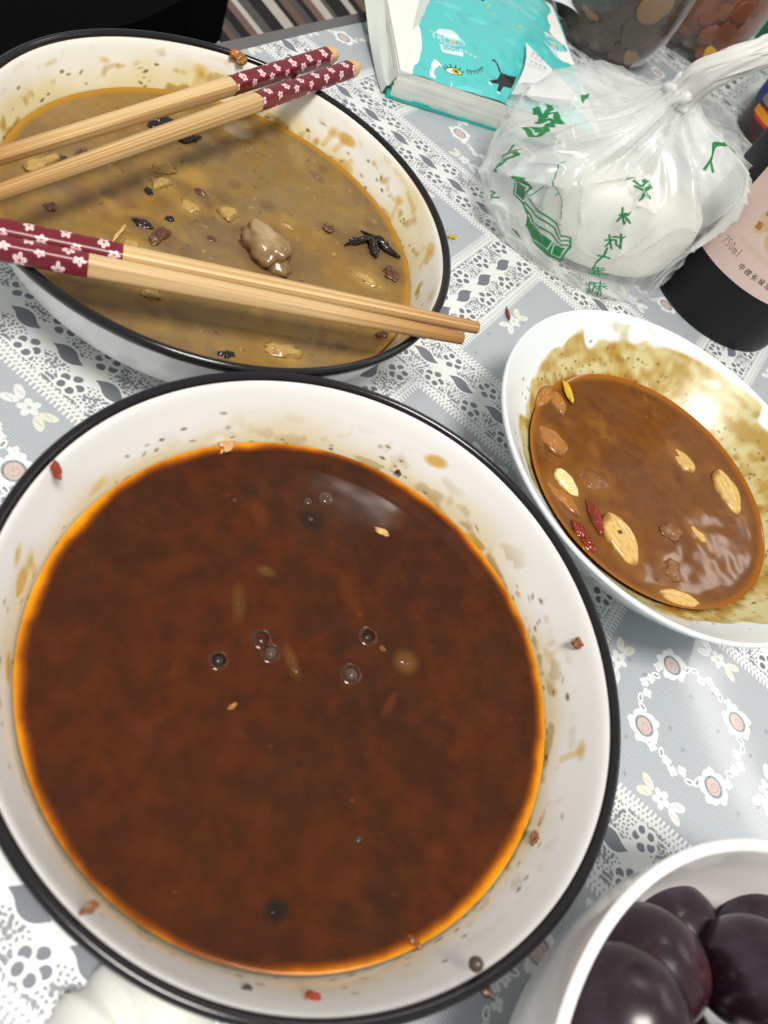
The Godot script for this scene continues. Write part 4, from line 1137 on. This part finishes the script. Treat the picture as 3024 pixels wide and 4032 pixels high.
func bottle_and_jars() -> void:
	var t := thing("wine_bottle", "dark wine bottle with a pink label and gold picture, beside the bag of buns", "bottle", Vector3(0.3640, 0, -0.4380))
	part("glass_body", lathe([Vector2(0.0, 0.004), Vector2(0.03, 0.003), Vector2(0.044, 0.0004), Vector2(0.0485, 0.0018), Vector2(0.0500, 0.006), Vector2(0.05, 0.05), Vector2(0.05, 0.12), Vector2(0.05, 0.19), Vector2(0.044, 0.215), Vector2(0.024, 0.245), Vector2(0.0165, 0.27), Vector2(0.016, 0.32), Vector2(0.0, 0.322)], 96, 80), M.black_glass, t)
	var a0 := deg_to_rad(168.3)
	var a1 := deg_to_rad(60.0)
	part("label", grid(60, 4, func(u, v):
		var a := lerpf(a0, a1, u)
		return Vector3(0.05025 * cos(a), lerpf(0.135, 0.0408, v), 0.05025 * sin(a)), false), mat(Color.WHITE, 0.45, {"albedo_texture": label_picture().tex()}), t)
	var j := thing("glass_jar", "glass jar of dark brown pickled slices, next to the tissue pack", "jar", Vector3(0.322, 0, -0.775), 0.0, "big glass jars of pickles behind the bag")
	var glass := mat(Color(0.92, 0.96, 0.93, 0.015), 0.03, {"transparency": BaseMaterial3D.TRANSPARENCY_ALPHA})
	var shell := lathe([Vector2(0.0, 0.001), Vector2(0.036, 0.0005), Vector2(0.046, 0.003), Vector2(0.053, 0.010), Vector2(0.058, 0.025), Vector2(0.06, 0.05), Vector2(0.06, 0.12), Vector2(0.056, 0.135), Vector2(0.046, 0.145), Vector2(0.046, 0.16)], 72, 48)
	part("glass_wall", shell, glass, j)
	var j2 := j.duplicate()
	j2.name = numbered("glass_jar")
	add_child(j2)
	j2.position = Vector3(0.448, 0, -0.872)
	tag(j2, "glass jar of reddish brown pickles with yellow slices, farther along than the dark one", "jar", "big glass jars of pickles behind the bag")
	var fill := lathe([Vector2(0.0, 0.006), Vector2(0.034, 0.006), Vector2(0.044, 0.009), Vector2(0.050, 0.015), Vector2(0.0545, 0.028), Vector2(0.0565, 0.05), Vector2(0.0565, 0.11), Vector2(0.04, 0.118), Vector2(0.0, 0.12)], 72, 40, 0.09)
	var spots := func(a: Color, c: Color) -> StandardMaterial3D:
		var cv := Canvas.new(256, 128, a, true)
		for k in 260:
			cv.ell(rng.randf() * 256, rng.randf() * 128, rng.randf_range(3, 13), rng.randf_range(2, 8), rng.randf() * 3, a.lerp(c, rng.randf()), 0.6, 4.0)
		return mat(Color.WHITE, 0.25, {"albedo_texture": cv.tex(), "clearcoat_enabled": true, "clearcoat": 0.4})
	single("pickle_filling", fill, spots.call(rgb(52, 38, 28), rgb(104, 80, 56)), "dark brown pickle filling in the jar next to the tissue pack", "pickles", j.position + Vector3(0, 0, 0))
	single("pickle_filling", fill, spots.call(rgb(96, 50, 24), rgb(176, 104, 50)), "reddish brown pickle filling in the farther jar", "pickles", j2.position + Vector3(0, 0, 0))
	var cap := mat(rgb(128, 98, 62), 0.4)
	var dim := mat(rgb(66, 52, 42), 0.4)
	var gold := mat(rgb(214, 160, 36), 0.35)
	var rust := mat(rgb(122, 64, 30), 0.4)
	for q in 2:
		var c: Vector3 = [j.position, j2.position][q]
		for i in [22, 28][q]:
			var a := deg_to_rad(62.0 + fposmod(i * 47.3, 110.0))
			var h := 0.012 + 0.07 * fposmod(i * 0.3819 + 0.1, 1.0)
			var R: float = (0.0560 if h > 0.03 else 0.051) - 0.0006 * (i % 4)
			var big: float = [0.017, 0.013][q] * (0.65 + 0.5 * fposmod(i * 0.73, 1.0))
			var m: Material = [cap, dim, dim][i % 3] if q == 0 else [gold, rust, rust, dim, rust][i % 5]
			var o := single("pickle_slice", blob(big * 0.9, big * 0.72, 0.0022, 0.12, 1.2, i + q * 40.0, 1.0, 22, 12), m, ("tan" if i % 3 == 0 else "dull dark brown") + " pickled slice pressed against the glass of the dark jar" if q == 0 else ["golden yellow", "rust brown", "rust brown", "dull dark brown", "rust brown"][i % 5] + " pickled slice pressed against the glass of the farther jar", "pickle", c + Vector3(R * cos(a), h, R * sin(a)), 0.0, ["slices in the dark jar", "slices in the reddish jar"][q])
			o.rotation = Vector3(0.15 * sin(i * 5.0), PI / 2 - a, i * 1.1)
	# the chili sauce jar behind the bottle
	var s := thing("sauce_jar", "jar of dark red chili sauce with an orange banded label, behind the wine bottle", "jar", Vector3(0.525, 0, -0.73))
	part("glass_body", lathe([Vector2(0.0, 0.001), Vector2(0.036, 0.0006), Vector2(0.043, 0.003), Vector2(0.045, 0.008), Vector2(0.045, 0.08), Vector2(0.040, 0.09), Vector2(0.034, 0.094), Vector2(0.034, 0.1), Vector2(0.0, 0.101)], 64, 44), spots.call(rgb(34, 12, 10), rgb(86, 30, 18)), s)
	var band := func(called: String, r: float, y0: float, y1: float, d0: float, d1: float, c: Color) -> void:
		part(called, grid(40, 2, func(u, v):
			var a := deg_to_rad(lerpf(d0, d1, u))
			return Vector3(r * cos(a), lerpf(y1, y0, v), r * sin(a)), false), mat(c, 0.35), s)
	band.call("red_band", 0.0453, 0.0165, 0.0195, 172.0, 40.0, rgb(198, 36, 34))
	band.call("orange_band", 0.0454, 0.0195, 0.0265, 178.0, 40.0, rgb(232, 150, 30))
	band.call("red_line", 0.0453, 0.0265, 0.0280, 168.0, 40.0, rgb(196, 80, 40))
	band.call("brown_panel", 0.0454, 0.0280, 0.075, 158.0, 40.0, rgb(132, 96, 44))
	band.call("blue_panel", 0.0455, 0.0270, 0.060, 222.0, 176.0, rgb(24, 62, 140))
	band.call("yellow_patch", 0.0457, 0.046, 0.062, 180.0, 160.0, rgb(196, 170, 84))
	band.call("grey_patch", 0.0458, 0.030, 0.045, 178.0, 160.0, rgb(134, 130, 122))
	var sun := part("yellow_seal", blob(0.0065, 0.0065, 0.0008, 0.0, 1.0, 0.0, 1.0, 20, 8), mat(rgb(226, 190, 36), 0.4), s, Vector3(0.0456 * cos(deg_to_rad(140)), 0.036, 0.0456 * sin(deg_to_rad(140))))
	sun.rotation.y = PI / 2 - deg_to_rad(140)
	single("green_tin", lathe([Vector2(0.0, 0.0005), Vector2(0.050, 0.0005), Vector2(0.054, 0.004), Vector2(0.054, 0.13), Vector2(0.050, 0.134), Vector2(0.0, 0.134)], 64, 30), mat(rgb(36, 92, 66), 0.3), "plain dark green tin standing behind the chili sauce jar", "tin", Vector3(0.625, 0, -1.02))

func grapes_in_bowl() -> void:
	var B := Vector3(0.2086, 0, 0.0416)
	var t := thing("grape_bowl", "deep white porcelain bowl holding dark purple grapes", "bowl", B)
	part("bowl_wall", lathe([Vector2(0.0, 0.0012), Vector2(0.050, 0.0012), Vector2(0.056, 0.0002), Vector2(0.060, 0.0008), Vector2(0.064, 0.005), Vector2(0.076, 0.016), Vector2(0.085, 0.032), Vector2(0.090, 0.050), Vector2(0.0918, 0.064), Vector2(0.0922, 0.0690), Vector2(0.0923, 0.0704), Vector2(0.0908, 0.0712), Vector2(0.0888, 0.0704), Vector2(0.0878, 0.064), Vector2(0.0860, 0.051), Vector2(0.081, 0.034), Vector2(0.070, 0.018), Vector2(0.045, 0.0095), Vector2(0.02, 0.006), Vector2(0.0, 0.006)], 144, 90), mat(rgb(238, 236, 234), 0.12), t)
	var cv := Canvas.new(256, 256, rgb(36, 18, 28), true)
	for y in 256:
		for x in 256:
			var n := fbm(x * 0.9, y * 0.9, 40.0)
			var top := 1.0 - 2.0 * Vector2(x / 256.0 - 0.5, y / 256.0 - 0.5).length()
			cv.put(x, y, rgb(102, 100, 120), clampf(0.35 + n * 1.8, 0, 1) * smoothstep(0.2, 0.85, top) * 0.7)   # the bloom, thickest toward the stem end
			cv.put(x, y, rgb(84, 28, 30), clampf(fbm(x * 0.7 + 300, y * 0.7, 90.0) * 2.2, 0, 1) * 0.6)
			cv.put(x, y, rgb(30, 18, 24), clampf(fbm(x * 3.0, y * 3.0, 190.0) * 1.6, 0, 1) * 0.4)
	for k in 420:
		cv.ell(rng.randf() * 256, rng.randf() * 256, 1.2, 1.2, 0, rgb(84, 74, 80), 0.3, 1.0)
	var skin := mat(Color.WHITE, 0.27, {"albedo_texture": cv.tex(), "heightmap_enabled": true, "heightmap_texture": M.ripple, "heightmap_scale": 0.03})
	grape("big grape lying against the bowl rim, lowest in view", Vector3(0.1590, 0.0545, -0.0040), Vector3(0.0190, 0.0180, 0.0182), Vector3(0.3, 0.2, 0.2), skin)
	grape("big dusty grape with a cluster of bright glints", Vector3(0.1800, 0.0410, -0.0165), Vector3(0.0180, 0.0193, 0.0188), Vector3(-0.5, 0.9, 0.2), skin)
	grape("small dark grape tucked behind the dusty one by the far wall", Vector3(0.2030, 0.0300, -0.0290), Vector3(0.0152, 0.0150, 0.0146), Vector3(0.6, 1.9, 0.1), skin)
	grape("upright grape with a brown stem scar on top", Vector3(0.2135, 0.0500, -0.0150), Vector3(0.0161, 0.0201, 0.0169), Vector3(0.25, 0.4, -0.1), skin, true)
	grape("reddish grape behind the upright one, close to the wall", Vector3(0.2360, 0.0350, -0.0270), Vector3(0.0161, 0.0155, 0.0155), Vector3(0.1, 2.4, 0.3), skin)
	grape("shaded grape deep between the others", Vector3(0.1960, 0.0240, 0.0040), Vector3(0.0171, 0.0161, 0.0161), Vector3(0.8, 0.4, 0.9), skin)
	grape("grape resting against the near wall below the stem-scarred one", Vector3(0.2240, 0.0470, 0.0190), Vector3(0.0177, 0.0177, 0.0182), Vector3(0.1, 0.4, 0.5), skin)
	grape("grape in the heap beside the lowest one", Vector3(0.1880, 0.0500, 0.0200), Vector3(0.0177, 0.0177, 0.0177), Vector3(0.5, 1.0, 0.5), skin)
